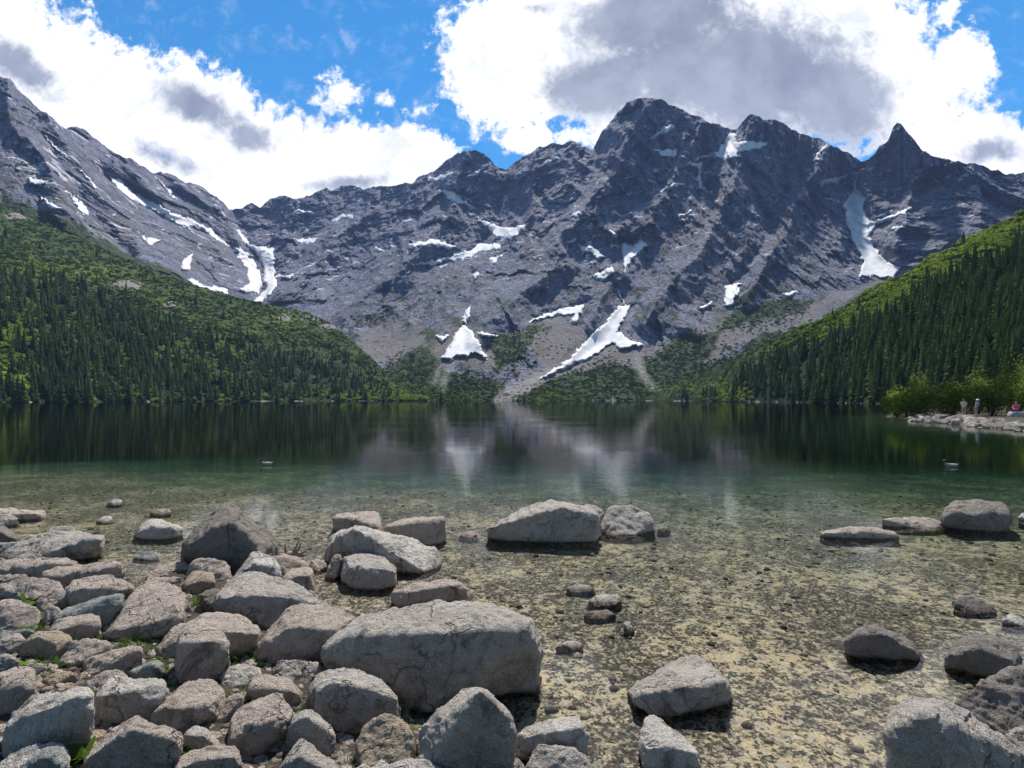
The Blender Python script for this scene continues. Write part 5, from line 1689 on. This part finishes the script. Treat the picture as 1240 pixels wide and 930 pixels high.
def bush(label, px_, py_, Y_, w_, h_, mat, seed, n=520, leaf=0.16, name="bush", cat="bush"):
    r = np.random.RandomState(seed)
    X_ = (px_ - PX0) / F * Y_
    z_ = gz(X_, Y_)
    root = empty(name, (X_, Y_, z_), 0)
    V, Fq, T = [], [], []
    # twigs end in tufts on an uneven crown
    heads = []
    for k in range(26):
        a = r.uniform(0, 6.283)
        q = math.sqrt(r.uniform(0, 1))
        hx, hy = math.cos(a) * q * w_ / 2, math.sin(a) * q * w_ / 2
        hz = h_ * (1 - 0.55 * q * q) * r.uniform(0.6, 1.08)
        heads.append((hx, hy, hz, r.uniform(0.25, 0.5) * h_ * 0.55))
    for k in range(n * 2):
        hx, hy, hz, rr = heads[r.randint(len(heads))]
        d = r.normal(size=3)
        d /= np.linalg.norm(d)
        c = np.array([hx, hy, hz]) + d * rr * r.uniform(0.5, 1) * np.array([1, 1, .9])
        if c[2] < 0.05:
            c[2] = 0.05 + abs(c[2]) * .5
        if r.uniform() < 0.25:
            c[2] *= r.uniform(0.15, 0.8)
        u = r.normal(size=3)
        u /= np.linalg.norm(u)
        w2 = np.cross(u, d)
        w2 = w2 / (np.linalg.norm(w2) + 1e-9) + d * 0.5
        s = leaf * r.uniform(.6, 1.3)
        n0 = len(V)
        V += [tuple(c - u * s * .35), tuple(c - w2 * s * .7), tuple(c + u * s * .35), tuple(c + w2 * s * .9)]
        Fq.append((n0, n0 + 1, n0 + 2, n0 + 3))
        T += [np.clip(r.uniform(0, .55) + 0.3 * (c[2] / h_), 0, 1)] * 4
    mesh_np("foliage", V, np.array(Fq, np.int32), mat, root, attrs={'tint': T}, smooth_shade=False)
    SV, SF = [], []
    for hx, hy, hz, rr in heads[:12]:
        n0 = len(SV)
        for q, r0 in ((0.0, .045), (.55, .03), (.95, .012)):
            cx, cy, cz = hx * (0.1 + .9 * q ** 1.3), hy * (0.1 + .9 * q ** 1.3), hz * q - (0.1 if q == 0 else 0)
            for j in range(4):
                SV.append((cx + r0 * math.cos(j * 1.57), cy + r0 * math.sin(j * 1.57), cz))
        for i in range(2):
            for j in range(4):
                SF.append((n0 + i * 4 + j, n0 + i * 4 + (j + 1) % 4, n0 + (i + 1) * 4 + (j + 1) % 4, n0 + (i + 1) * 4 + j))
    mesh_np("stem", SV, np.array(SF, np.int32), bark, root)
    tag(root, label, cat, "bushes on the stony point")
    return root


PINE = [("low dark dwarf pine bush at the tip of the stony point", 1100, 503, 54.1, 4.6, 2.5, 41), ("dense dwarf pine bush second from the tip of the point", 1122, 500, 54.6, 5.0, 3.0, 42),
        ("tall dwarf pine bush behind the bush at the tip", 1108, 498, 58.6, 5.2, 3.7, 43), ("dark dwarf pine bush just left behind the two standing people", 1145, 500, 53.6, 5.0, 3.1, 44),
        ("dark dwarf pine bush directly behind the two standing people", 1172, 500, 54.1, 5.0, 3.3, 45), ("tall dark bush rising behind the standing pair", 1150, 498, 60.6, 6.0, 4.4, 46),
        ("dwarf pine bush between the standing pair and the seated person", 1200, 500, 52.6, 4.8, 3.4, 47), ("tall bush at the right above the seated person", 1205, 496, 60.6, 6.0, 5.0, 48),
        ("dark bush behind the seated person at the right edge", 1232, 498, 51.6, 5.2, 3.6, 49), ("tall bush at the right edge of the view", 1245, 494, 59.6, 6.5, 5.6, 50),
        ("low bush skirting the shore left behind the point tip", 1085, 500, 60.6, 3.6, 2.6, 59)]
for lb, x_, y_, Y_, w_, h_, s_ in PINE:
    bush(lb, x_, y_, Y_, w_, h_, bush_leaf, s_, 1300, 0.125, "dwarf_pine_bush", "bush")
WIL = [("bright yellow green willow at the left tip of the point", 1086, 498, 56.1, 2.2, 3.3, 51), ("bright yellow willow topping the bushes behind the standing pair", 1184, 497, 59.1, 3.6, 5.0, 52),
       ("bright yellow green willow high at the right edge", 1236, 494, 60.0, 2.8, 6.2, 53),
       ("small pale willow peeking out left of the standing pair", 1155, 499, 56.1, 2.0, 3.6, 55), ("yellow willow low at the right edge beside the seated person", 1248, 499, 50.1, 2.8, 4.0, 56),
       ("small light green willow on the tip bush's crown", 1112, 498, 60.1, 2.4, 4.6, 57)]
for lb, x_, y_, Y_, w_, h_, s_ in WIL:
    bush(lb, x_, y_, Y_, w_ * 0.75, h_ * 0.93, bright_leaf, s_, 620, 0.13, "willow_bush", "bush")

pr = random.Random(12)
for k in range(130):
    f = (k * 0.618) % 1
    x_ = 1100 + 152 * f + pr.uniform(-3, 3)
    base = np.interp(x_, [1076, 1110, 1160, 1200, 1245], [506, 509, 511, 516, 521])
    y_ = base - pr.uniform(-1.0, 8)
    s = pr.uniform(2.0, 5.2) * (1.25 if x_ > 1150 else 0.9)
    sil = [(x_ + s * 1.25 * math.cos(a) * pr.uniform(.8, 1.1), y_ - s * 0.62 * math.sin(a) * pr.uniform(.75, 1.1)) for a in [j * math.pi / 4 + .2 for j in range(8)]]
    boulder("pale shore stone on the stony point below the bushes", pr.choice(['dark', 'dark', 'dark', 'grey']), sil, None, seed=500 + k, name="stone", cat="stone",
            group="stones along the stony point", sink=0.3)
for k in range(20):
    x_ = pr.uniform(880, 1078)
    Ys_ = float(np.interp(x_, RH.cols, PY0 + F * (H + 0.0) / (RH.bot * 0 + np.interp(RH.cols, *zip(*RSH)))))
    row = np.interp(x_, RH.cols, RH.bot) - pr.uniform(1.0, 2.6)
    Yk = float(RH.sample(np.array([x_]), np.array([row]), RH.Y)[0])
    p = world_pt(x_, row, Yk)
    V_, fl_ = None, None
    sz = pr.uniform(0.5, 1.4)
    pts_ = np.array([(pr.uniform(-1, 1) * sz, pr.uniform(-.6, .6) * sz, pr.uniform(-.4, .45) * sz) for _ in range(14)])
    V_, fl_ = hull_mesh(pts_, 2 * sz, 2 * sz / 12, 700 + k, 1.0)
    o = mesh_np("stone", V_, fl_, TONES['grey' if k % 3 else 'dark'])
    o.location = (p[0], p[1], max(p[2], 0.1))
    tag(o, "pale stone on the far waterline below the dark right wood", "stone", "stones on the far right waterline")

# ------------------------------------------------------------------ people
skin = plain('skin', (0.48, 0.30, 0.22), 0.6, 0.08)
cloth = {'cream': plain('cream cloth', (0.62, 0.55, 0.46), 0.9), 'khaki': plain('khaki cloth', (0.36, 0.24, 0.15), 0.9), 'lilac': plain('lilac cloth', (0.50, 0.40, 0.50), 0.9),
         'pinkish': plain('faded pink cloth', (0.45, 0.26, 0.24), 0.9), 'magenta': plain('bright pink cloth', (0.78, 0.10, 0.28), 0.85), 'denim': plain('blue cloth', (0.10, 0.13, 0.24), 0.9),
         'white': plain('white cloth', (0.75, 0.74, 0.72), 0.9), 'black': plain('black cloth', (0.02, 0.02, 0.022), 0.9)}
hair_m = plain('brown hair', (0.06, 0.035, 0.02), 0.7)
blond_m = plain('fair hair', (0.32, 0.2, 0.09), 0.7)


def skinned(joints, edges, root_ix=0, levels=2):
    """grow one continuous surface round a skeleton of joints [(x, y, z, radius)]"""
    me = bpy.data.meshes.new("tmp")
    me.from_pydata([j[:3] for j in joints], edges, [])
    o = bpy.data.objects.new("tmp", me)
    COL.objects.link(o)
    o.modifiers.new("s", 'SKIN')
    sv_ = me.skin_vertices[0].data
    for k, j in enumerate(joints):
        r_ = j[3] if len(j) > 3 else 0.05
        rr = r_ if isinstance(r_, tuple) else (r_, r_)
        sv_[k].radius = rr
        sv_[k].use_root = (k == root_ix)
    sb = o.modifiers.new("b", 'SUBSURF')
    sb.levels = levels
    dg = bpy.context.evaluated_depsgraph_get()
    m2 = o.evaluated_get(dg).to_mesh()
    V = np.array([v.co[:] for v in m2.vertices])
    N = np.array([v.normal[:] for v in m2.vertices])
    Fs = [tuple(p.vertices) for p in m2.polygons]
    o.evaluated_get(dg).to_mesh_clear()
    bpy.data.objects.remove(o)
    bpy.data.meshes.remove(me)
    return V, N, Fs


def poly_obj(name, V, Fs, mat, parent=None):
    q = [np.array([f for f in Fs if len(f) == n_], np.int32) for n_ in (3, 4)]
    q = [a for a in q if len(a)]
    return mesh_np(name, V, q, mat, parent)


def garment(name, V, N, Fs, test, off, mat, parent):
    ok = np.array([test(v) for v in V])
    fs = [f for f in Fs if all(ok[i] for i in f)]
    if not fs:
        return
    used = sorted({i for f in fs for i in f})
    mp = {i: k for k, i in enumerate(used)}
    poly_obj(name, V[used] + N[used] * off, [tuple(mp[i] for i in f) for f in fs], mat, parent)


def standing(lean=0.0, arms='crossed', h=1.72):
    s = h / 1.72
    J = [(0, 0, 0.95, (.15, .11)), (0, -lean * .3, 1.12, (.135, .10)), (0, -lean * .7, 1.33, (.165, .11)), (0, -lean, 1.46, (.09, .08)), (0, -lean * 1.1 - .01, 1.53, (.052, .055)),
         (0, -lean * 1.25 - .015, 1.63, (.082, .095)), (0, -lean * 1.25 - .01, 1.71, (.06, .07)),
         (.10, 0, .86, (.085, .09)), (.115, -.01, .50, (.058, .06)), (.12, .02, .10, (.038, .04)), (.125, -.09, .035, (.042, .03)), (.128, -.17, .025, (.03, .02)),
         (-.10, 0, .86, (.085, .09)), (-.115, -.01, .50, (.058, .06)), (-.12, .02, .10, (.038, .04)), (-.125, -.09, .035, (.042, .03)), (-.128, -.17, .025, (.03, .02)),
         (.19, -lean, 1.42, (.062, .062)), (-.19, -lean, 1.42, (.062, .062))]
    E = [(0, 1), (1, 2), (2, 3), (3, 4), (4, 5), (5, 6), (0, 7), (7, 8), (8, 9), (9, 10), (10, 11), (0, 12), (12, 13), (13, 14), (14, 15), (15, 16), (3, 17), (3, 18)]
    if arms == 'crossed':
        a = [(.235, -lean + .02, 1.16, (.045, .045)), (.05, -.2 - lean, 1.17, (.033, .033)), (-.05, -.2 - lean, 1.19, (.035, .022))]
    else:
        a = [(.215, -lean - .06, 1.16, (.045, .045)), (.07, -.27 - lean, 1.10, (.033, .033)), (.03, -.30 - lean, 1.12, (.035, .022))]
    for sg in (1, -1):
        b0 = len(J)
        J += [(sg * p[0], p[1], p[2] + (0.02 if sg < 0 else 0), p[3]) for p in a]
        E += [(17 if sg > 0 else 18, b0), (b0, b0 + 1), (b0 + 1, b0 + 2)]
        for q in range(4):      # four fingers and a thumb
            e0 = len(J)
            J += [(sg * (a[2][0] - .03), a[2][1] - .02, a[2][2] - .03 + .02 * q, (.011, .011)), (sg * (a[2][0] - .075 + .006 * abs(q - 1.5)), a[2][1] + .01, a[2][2] - .03 + .02 * q, (.009, .009))]
            E += [(b0 + 2, e0), (e0, e0 + 1)]
        e0 = len(J)
        J += [(sg * (a[2][0] - .01), a[2][1] - .03, a[2][2] + .05, (.011, .011))]
        E += [(b0 + 2, e0)]
    J = [(j[0] * s, j[1] * s, j[2] * s, (j[3][0] * s, j[3][1] * s)) for j in J]
    return skinned(J, E)


def head_bits(root, head, hairm, hat=None):
    """nose and ears keep to the body surface; hair or hat sits on the skull"""
    bm = bmesh.new()
    bmesh.ops.create_uvsphere(bm, u_segments=14, v_segments=9, radius=1)
    for v in bm.verts:
        v.co = Vector((v.co.x * .094, v.co.y * .112 + .012, v.co.z * .105 + .035))
        if v.co.z < 0.0:
            v.co.y = max(v.co.y, 0.03)
            v.co.z = max(v.co.z, -0.05)
    me = bpy.data.meshes.new("hair")
    bm.to_mesh(me)
    bm.free()
    me.materials.append(hairm)
    o = bpy.data.objects.new("hair", me)
    COL.objects.link(o)
    o.parent = root
    o.location = head
    if hat:
        prof = [(0.0, .135), (.07, .125), (.098, .09), (.104, .05), (.17, .035), (.172, .028), (.10, .035)]
        n_ = 16
        V = [(r_ * math.cos(6.283 * k / n_), r_ * math.sin(6.283 * k / n_) * 1.08, z_) for r_, z_ in prof for k in range(n_)]
        Fs = [(i * n_ + k, i * n_ + (k + 1) % n_, (i + 1) * n_ + (k + 1) % n_, (i + 1) * n_ + k) for i in range(len(prof) - 1) for k in range(n_)]
        q = poly_obj("hat", np.array(V) + np.array([0, 0, .02]), Fs, hat, root)
        q.location = head


def person(px_, py_, Y_, rz, label, build, shirt, short, hairm, hat=None, legs_z=0.45, head=(0, -.015, 1.63)):
    X_ = (px_ - PX0) / F * Y_
    z_ = gz(X_, Y_) + 0.05
    root = empty("person", (X_, Y_, z_), rz)
    V, N, Fs = build
    poly_obj("body", V, Fs, skin, root)
    return root, V, N, Fs


def stand_person(px_, py_, Y_, rz, label, shirt, short, hairm, hat, lean, arms, h):
    b = standing(lean, arms, h)
    root, V, N, Fs = person(px_, py_, Y_, rz, label, b, shirt, short, hairm)
    s = h / 1.72
    garment("shirt", V, N, Fs, lambda v: .90 * s < v[2] < 1.475 * s and (abs(v[0]) < .26 * s and v[2] > 1.16 * s or abs(v[0]) < .2 * s and v[1] > -.16 * s), .014, shirt, root)
    garment("shorts", V, N, Fs, lambda v: .56 * s < v[2] < 1.0 * s, .02, short, root)
    head_bits(root, (0, (-lean * 1.25 - .012) * s, 1.635 * s), hairm, hat)
    garment("shoe", V, N, Fs, lambda v: v[2] < .07 * s, .008, cloth['black'], root)
    tag(root, label, "person", "people on the stony point")


def stone_top(px_, py_, Y_, w_, h_, seed, label, up=0.0):
    X_ = (px_ - PX0) / F * Y_
    z_ = gz(X_, Y_) + 0.05 + up
    r = random.Random(seed)
    pts_ = np.array([(w_ / 2 * math.cos(a) * r.uniform(.8, 1.1), w_ / 3 * math.sin(a) * r.uniform(.8, 1.1), zz) for a in np.linspace(0, 6, 9) for zz in (0.0, -h_)])
    V_, fl_ = hull_mesh(pts_, w_, w_ / 24, seed, 0.6)
    V_[:, 2] -= V_[:, 2].max() - 0.01
    o = mesh_np("stone", V_, fl_, TONES['pale'])
    o.location = (X_, Y_, z_)
    tag(o, label, "stone", "stones along the stony point")


stone_top(1167, 507.0, 50.5, 2.2, 1.3, 801, "flat pale stone the left standing person stands on")
stone_top(1182, 507.0, 50.0, 2.0, 1.3, 802, "flat pale stone the right standing person stands on")
stone_top(1231, 501.0, 49.0, 1.6, 1.6, 803, "high pale stone the seated person in pink sits on", 0.42)
stand_person(1167, 507.0, 50.5, R(-15), "standing person in a cream top and brown shorts with arms folded", cloth['cream'], cloth['khaki'], hair_m, None, 0.02, 'crossed', 1.70)
stand_person(1182, 507.0, 50.0, R(20), "standing person in a lilac top and pale hat looking down at a bag", cloth['lilac'], cloth['pinkish'], hair_m, cloth['white'], 0.10, 'hold', 1.66)
# the bag this person holds
bm = bmesh.new()
bmesh.ops.create_cube(bm, size=1)
bmesh.ops.bevel(bm, geom=bm.edges[:], offset=0.2, segments=3, affect='EDGES')
for v in bm.verts:
    v.co = Vector((v.co.x * .26, v.co.y * .15, v.co.z * .27 * (1 + .15 * v.co.x)))
me = bpy.data.meshes.new("bag")
bm.to_mesh(me)
bm.free()
me.materials.append(cloth['black'])
bag = bpy.data.objects.new("bag", me)
COL.objects.link(bag)
p_ = world_pt(1182, 507.0, 50.0)
p_ = (p_[0], p_[1], gz(p_[0], p_[1]) + 0.05)
bag.location = (p_[0] + .12, p_[1] - .36, p_[2] + 1.10)
bag.rotation_euler = (0, .2, R(20))
tag(bag, "small black bag held against the chest by the person in the pale hat", "bag")

# the person sitting on the stones, bent forward, in a bright pink top
J = [(0, 0, .10, (.16, .13)), (0, -.03, .30, (.14, .11)), (0, -.10, .50, (.165, .115)), (0, -.14, .60, (.09, .08)), (0, -.17, .67, (.052, .055)), (0, -.21, .77, (.082, .095)), (0, -.21, .84, (.06, .07)),
     (.12, -.18, .10, (.088, .085)), (.15, -.44, .16, (.06, .06)), (.14, -.42, -.24, (.04, .04)), (.14, -.54, -.29, (.035, .025)),
     (-.12, -.18, .10, (.088, .085)), (-.15, -.44, .16, (.06, .06)), (-.14, -.42, -.24, (.04, .04)), (-.14, -.54, -.29, (.035, .025)),
     (.19, -.13, .56, (.06, .06)), (.23, -.24, .34, (.044, .044)), (.10, -.42, .28, (.033, .033)), (.05, -.48, .27, (.035, .022)),
     (-.19, -.13, .56, (.06, .06)), (-.23, -.24, .34, (.044, .044)), (-.10, -.42, .30, (.033, .033)), (-.05, -.48, .29, (.035, .022))]
E = [(0, 1), (1, 2), (2, 3), (3, 4), (4, 5), (5, 6), (0, 7), (7, 8), (8, 9), (9, 10), (0, 11), (11, 12), (12, 13), (13, 14), (3, 15), (15, 16), (16, 17), (17, 18), (3, 19), (19, 20), (20, 21), (21, 22)]
for sg, b0 in ((1, 18), (-1, 22)):
    for q in range(4):
        e0 = len(J)
        J += [(sg * .02, -.52, .25 + .018 * q, (.011, .011)), (sg * -.02, -.53, .245 + .018 * q, (.009, .009))]
        E += [(b0, e0), (e0, e0 + 1)]
    e0 = len(J)
    J += [(sg * .05, -.50, .335, (.011, .011))]
    E += [(b0, e0)]
V, N, Fs = skinned(J, E)
p_ = world_pt(1231, 501.0, 49.0)
p_ = (p_[0], p_[1], gz(p_[0], p_[1]) + 0.47)
root = empty("person", (p_[0], p_[1], p_[2] + 0.02), R(-55))
poly_obj("body", V, Fs, skin, root)
garment("shirt", V, N, Fs, lambda v: v[2] > .12 and v[2] < .635 and v[1] > -.30, .016, cloth['magenta'], root)
garment("trousers", V, N, Fs, lambda v: (v[2] < .24 and v[2] > -.2 and v[1] > -.56), .014, cloth['denim'], root)
head_bits(root, (0, -.2, .775), blond_m)
garment("shoe", V, N, Fs, lambda v: v[2] < -.24, .01, cloth['black'], root)
tag(root, "person with fair hair in a bright pink top sitting on the stones, bent forward", "person", "people on the stony point")

# ------------------------------------------------------------------ ducks
duck_body = plain('grey brown plumage', (0.22, 0.19, 0.165), 0.8, 0.35, 30)
duck_dark = plain('dark plumage', (0.012, 0.018, 0.014), 0.5, 0.3, 20)
duck_bill = plain('bill', (0.42, 0.33, 0.08), 0.5)
duck_pale = plain('pale wing plumage', (0.40, 0.37, 0.35), 0.8, 0.3, 40)


def duck(px_, py_, rz, label, sc=1.0):
    Y_ = H * F / (py_ - PY0)
    X_ = (px_ - PX0) / F * Y_
    root = empty("duck", (X_, Y_, 0), rz)
    root.scale = (sc, sc, sc)
    # swims along -x; body, neck and head are one surface
    J = [(.02, 0, .035, (.085, .075)), (.13, 0, .045, (.07, .055)), (.21, 0, .075, (.035, .025)), (.26, 0, .095, (.018, .008)), (-.10, 0, .045, (.075, .07)), (-.165, 0, .075, (.05, .05)), (-.185, 0, .125, (.03, .032)),
         (-.19, 0, .175, (.03, .032)), (-.205, 0, .205, (.036, .038)), (-.222, 0, .222, (.026, .028))]
    E = [(0, 1), (1, 2), (2, 3), (0, 4), (4, 5), (5, 6), (6, 7), (7, 8), (8, 9)]
    V, N, Fs = skinned(J, E)
    poly_obj("body", V, Fs, duck_body, root)
    garment("head", V, N, Fs, lambda v: v[2] > .135, .002, duck_dark, root)
    garment("tail", V, N, Fs, lambda v: v[0] > .165, .002, duck_dark, root)
    bv = [(-.235, .014, .215), (-.235, -.014, .215), (-.235, 0, .203), (-.275, .012, .200), (-.275, -.012, .200), (-.278, 0, .195), (-.235, 0, .224)]
    poly_obj("bill", np.array(bv), [(0, 3, 6), (6, 4, 1), (6, 3, 4), (0, 2, 5, 3), (2, 1, 4, 5), (3, 5, 4), (0, 6, 1), (0, 1, 2)], duck_bill, root)
    for sg in (1, -1):
        garment("wing", V, N, Fs, lambda v: -.11 < v[0] < .19 and v[1] * sg > .03 and .045 < v[2] < .13, .006, duck_pale, root)
    tag(root, label, "duck", "ducks on the lake")


duck(324, 563, R(4), "dark headed drake swimming left in front of the left shore's reflection", 0.85)
duck(1152, 565, R(-3), "pale duck swimming left on the right side of the lake", 0.85)

# ------------------------------------------------------------------ bleached roots by the water


def tube(path, radii, n_=7):
    V, Fq = [], []
    for k, (p, r_) in enumerate(zip(path, radii)):
        p = np.array(p, float)
        t_ = np.array(path[min(k + 1, len(path) - 1)], float) - np.array(path[max(k - 1, 0)], float)
        t_ /= np.linalg.norm(t_) + 1e-9
        u = np.cross(t_, (0.3, 0.2, 1.0))
        u /= np.linalg.norm(u) + 1e-9
        v = np.cross(t_, u)
        for j in range(n_):
            a = 6.283 * j / n_
            V.append(p + r_ * (math.cos(a) * u + math.sin(a) * v))
    for i in range(len(path) - 1):
        for j in range(n_):
            Fq.append((i * n_ + j, i * n_ + (j + 1) % n_, (i + 1) * n_ + (j + 1) % n_, (i + 1) * n_ + j))
    return V, Fq


wood_m = plain('bleached wood', (0.30, 0.23, 0.19), 0.9, 0.3, 25)
Yr, zr = surface_at(354, 676)
s_ = Yr / F
V, Fq = [], []
for path, rad in [([(-12, 0, -1), (-4, 0, 3), (4, 0, 4), (14, 1, 2)], (4, 4.5, 4, 2.5)), ([(-6, 0, 3), (-8, 0, 10), (-9, 1, 16)], (2.6, 1.8, .8)), ([(0, 0, 4), (4, 0, 11), (7, 1, 19)], (2.6, 1.7, .7)),
                  ([(2, 0, 4), (8, -1, 10), (11, -1, 18)], (2.2, 1.5, .6)), ([(6, 0, 3), (13, -1, 6), (18, -2, 9)], (2.4, 1.6, .6)), ([(-8, 0, 2), (-15, -1, 4), (-20, -2, 3)], (2.4, 1.6, .8))]:
    a, b = tube([(x * s_, y * s_, z * s_) for x, y, z in path], [r_ * s_ for r_ in rad])
    n0 = len(V)
    V += a
    Fq += [tuple(i + n0 for i in f) for f in b]
o = mesh_np("driftwood", V, np.array(Fq, np.int32), wood_m)
o.location = ((354 - PX0) / F * Yr, Yr, zr + 0.01)
tag(o, "bleached forked driftwood root lying at the water's edge", "driftwood")

# ------------------------------------------------------------------ weeds and grass between the boulders


def blade(base, d, L, w_, bend, tint):
    b = np.array(base)
    d = np.array(d) / np.linalg.norm(d)
    sd_ = np.cross(d, (0, 0, 1.0))
    sd_ /= np.linalg.norm(sd_) + 1e-9
    out = []
    for f, ww in ((0, .35), (.35, 1.0), (.7, .8), (1.0, .05)):
        c = b + d * L * f + np.array([0, 0, -bend * L * f * f])
        out += [c - sd_ * w_ * ww, c + sd_ * w_ * ww]
    return out, [(0, 1, 3, 2), (2, 3, 5, 4), (4, 5, 7, 6)], [tint] * 8


def weed(label, px_, py_, size, kind, seed, group):
    r = np.random.RandomState(seed)
    Y_, z_ = surface_at(px_, py_)
    X_ = (px_ - PX0) / F * Y_
    sz = size * Y_ / F
    V, Fq, T = [], [], []
    cnt = 16 if kind == 'leafy' else 60
    for k in range(cnt):
        a = r.uniform(0, 6.283)
        up = r.uniform(.45, 1.4) if kind == 'leafy' else r.uniform(.7, 2.5)
        d = (math.cos(a), math.sin(a), up)
        q = r.uniform(0, .45 if kind == 'leafy' else .9) * sz
        base = (math.cos(a) * q, math.sin(a) * q * .6, 0)
        L = sz * (r.uniform(.5, 1.05) if kind == 'leafy' else r.uniform(.35, .8))
        wv_ = sz * (r.uniform(.10, .2) if kind == 'leafy' else r.uniform(.012, .03))
        v, f, t_ = blade(base, d, L, wv_, r.uniform(.1, .5), r.uniform(.1, 1))
        n0 = len(V)
        V += v
        Fq += [tuple(i + n0 for i in x) for x in f]
        T += t_
    o = mesh_np("weed" if kind == 'leafy' else "grass_tuft", V, np.array(Fq, np.int32), weed_leaf, attrs={'tint': T})
    o.location = (X_, Y_, z_ - 0.01)
    tag(o, label, "weed" if kind == 'leafy' else "grass tuft", group)


def into_gap(x_, y_, r):
    """the nearest point to (x, y) that no boulder covers"""
    rs_ = np.random.RandomState(r.randint(0, 99999))
    k_ = np.arange(60)
    xs = x_ + rs_.uniform(-1, 1, 60) * (2 + k_ * 0.25)
    ys = y_ + rs_.uniform(-1, 1, 60) * (2 + k_ * 0.2)
    d_ = np.full(60, -99.0)
    for rec in B:
        d_ = np.maximum(d_, poly_sd(xs, ys, rec[2]))
    ok = np.where(d_ < -0.3)[0]
    b_ = ok[0] if len(ok) else int(d_.argmin())
    return float(xs[b_]), float(ys[b_])


rg = random.Random(77)
for k, (x_, y_, s) in enumerate([(30, 730, 9), (38, 735, 9), (80, 731, 8), (122, 724, 9), (138, 719, 10), (152, 722, 9), (162, 725, 10), (156, 732, 9), (40, 807, 10), (70, 805, 9), (296, 800, 9), (282, 798, 9),
                                 (310, 806, 8), (300, 846, 8), (312, 842, 8), (92, 925, 16), (98, 915, 13), (88, 918, 12), (228, 908, 12), (220, 905, 12), (232, 902, 9), (178, 928, 9)]):
    x_, y_ = into_gap(x_, y_, rg)
    weed("broad leaved green weed growing in a gap between the shore boulders", x_, y_, s * 1.9, 'leafy', 900 + k, "leafy weeds between the boulders")
MORE = [(rg.uniform(10, 500), rg.uniform(715, 930), rg.uniform(6, 10)) for _ in range(34)]
MORE = [m_ for m_ in MORE if poly_sd(np.array([m_[0]]), np.array([m_[1]]), LANDPX)[0] > 4]
for k, (x_, y_, s) in enumerate(MORE + [(25, 758, 10), (40, 759, 9), (118, 770, 10), (128, 768, 9), (150, 783, 11), (165, 781, 11), (178, 776, 10), (182, 790, 11), (200, 800, 12), (205, 812, 13), (196, 790, 9), (232, 722, 9), (240, 730, 10),
                                 (245, 738, 9), (232, 738, 8), (256, 818, 9), (265, 808, 9), (305, 838, 9), (318, 848, 8), (372, 855, 8), (382, 858, 8), (474, 868, 12), (465, 872, 11), (480, 862, 9), (115, 835, 9), (172, 838, 9),
                                 (205, 830, 9), (262, 850, 9), (68, 806, 8), (60, 800, 8), (160, 935, 9), (188, 930, 9), (212, 918, 10), (375, 905, 7), (52, 762, 8)]):
    x_, y_ = into_gap(x_, y_, rg)
    weed("short green grass tuft growing in a gap between the shore boulders", x_, y_, s * 1.9, 'grass', 950 + k, "grass tufts between the boulders")

# ------------------------------------------------------------------ mountain air
hz_m = bpy.data.materials.new("mountain air")
hz_m.use_nodes = True
ht = NT(hz_m.node_tree)
pv = ht.node('ShaderNodeVolumePrincipled')
pv.inputs['Color'].default_value = (0.36, 0.52, 1.0, 1)
pv.inputs['Density'].default_value = 0.00006
pv.inputs['Anisotropy'].default_value = 0.0
ho = ht.node('ShaderNodeOutputMaterial')
ht.link(pv.outputs[0], ho.inputs['Volume'])
hx = [(-5200, -60), (5200, -60), (5200, 4600), (-5200, 4600)]
hv = [(x, y, -60) for x, y in hx] + [(x, y, 1500) for x, y in hx]
haze = mesh_np("haze", hv, np.array([[3, 2, 1, 0], [4, 5, 6, 7], [0, 1, 5, 4], [1, 2, 6, 5], [2, 3, 7, 6], [3, 0, 4, 7]]), hz_m, smooth_shade=False)
tag(haze, "thin bluish air softening the far mountains", "haze", kind="stuff")
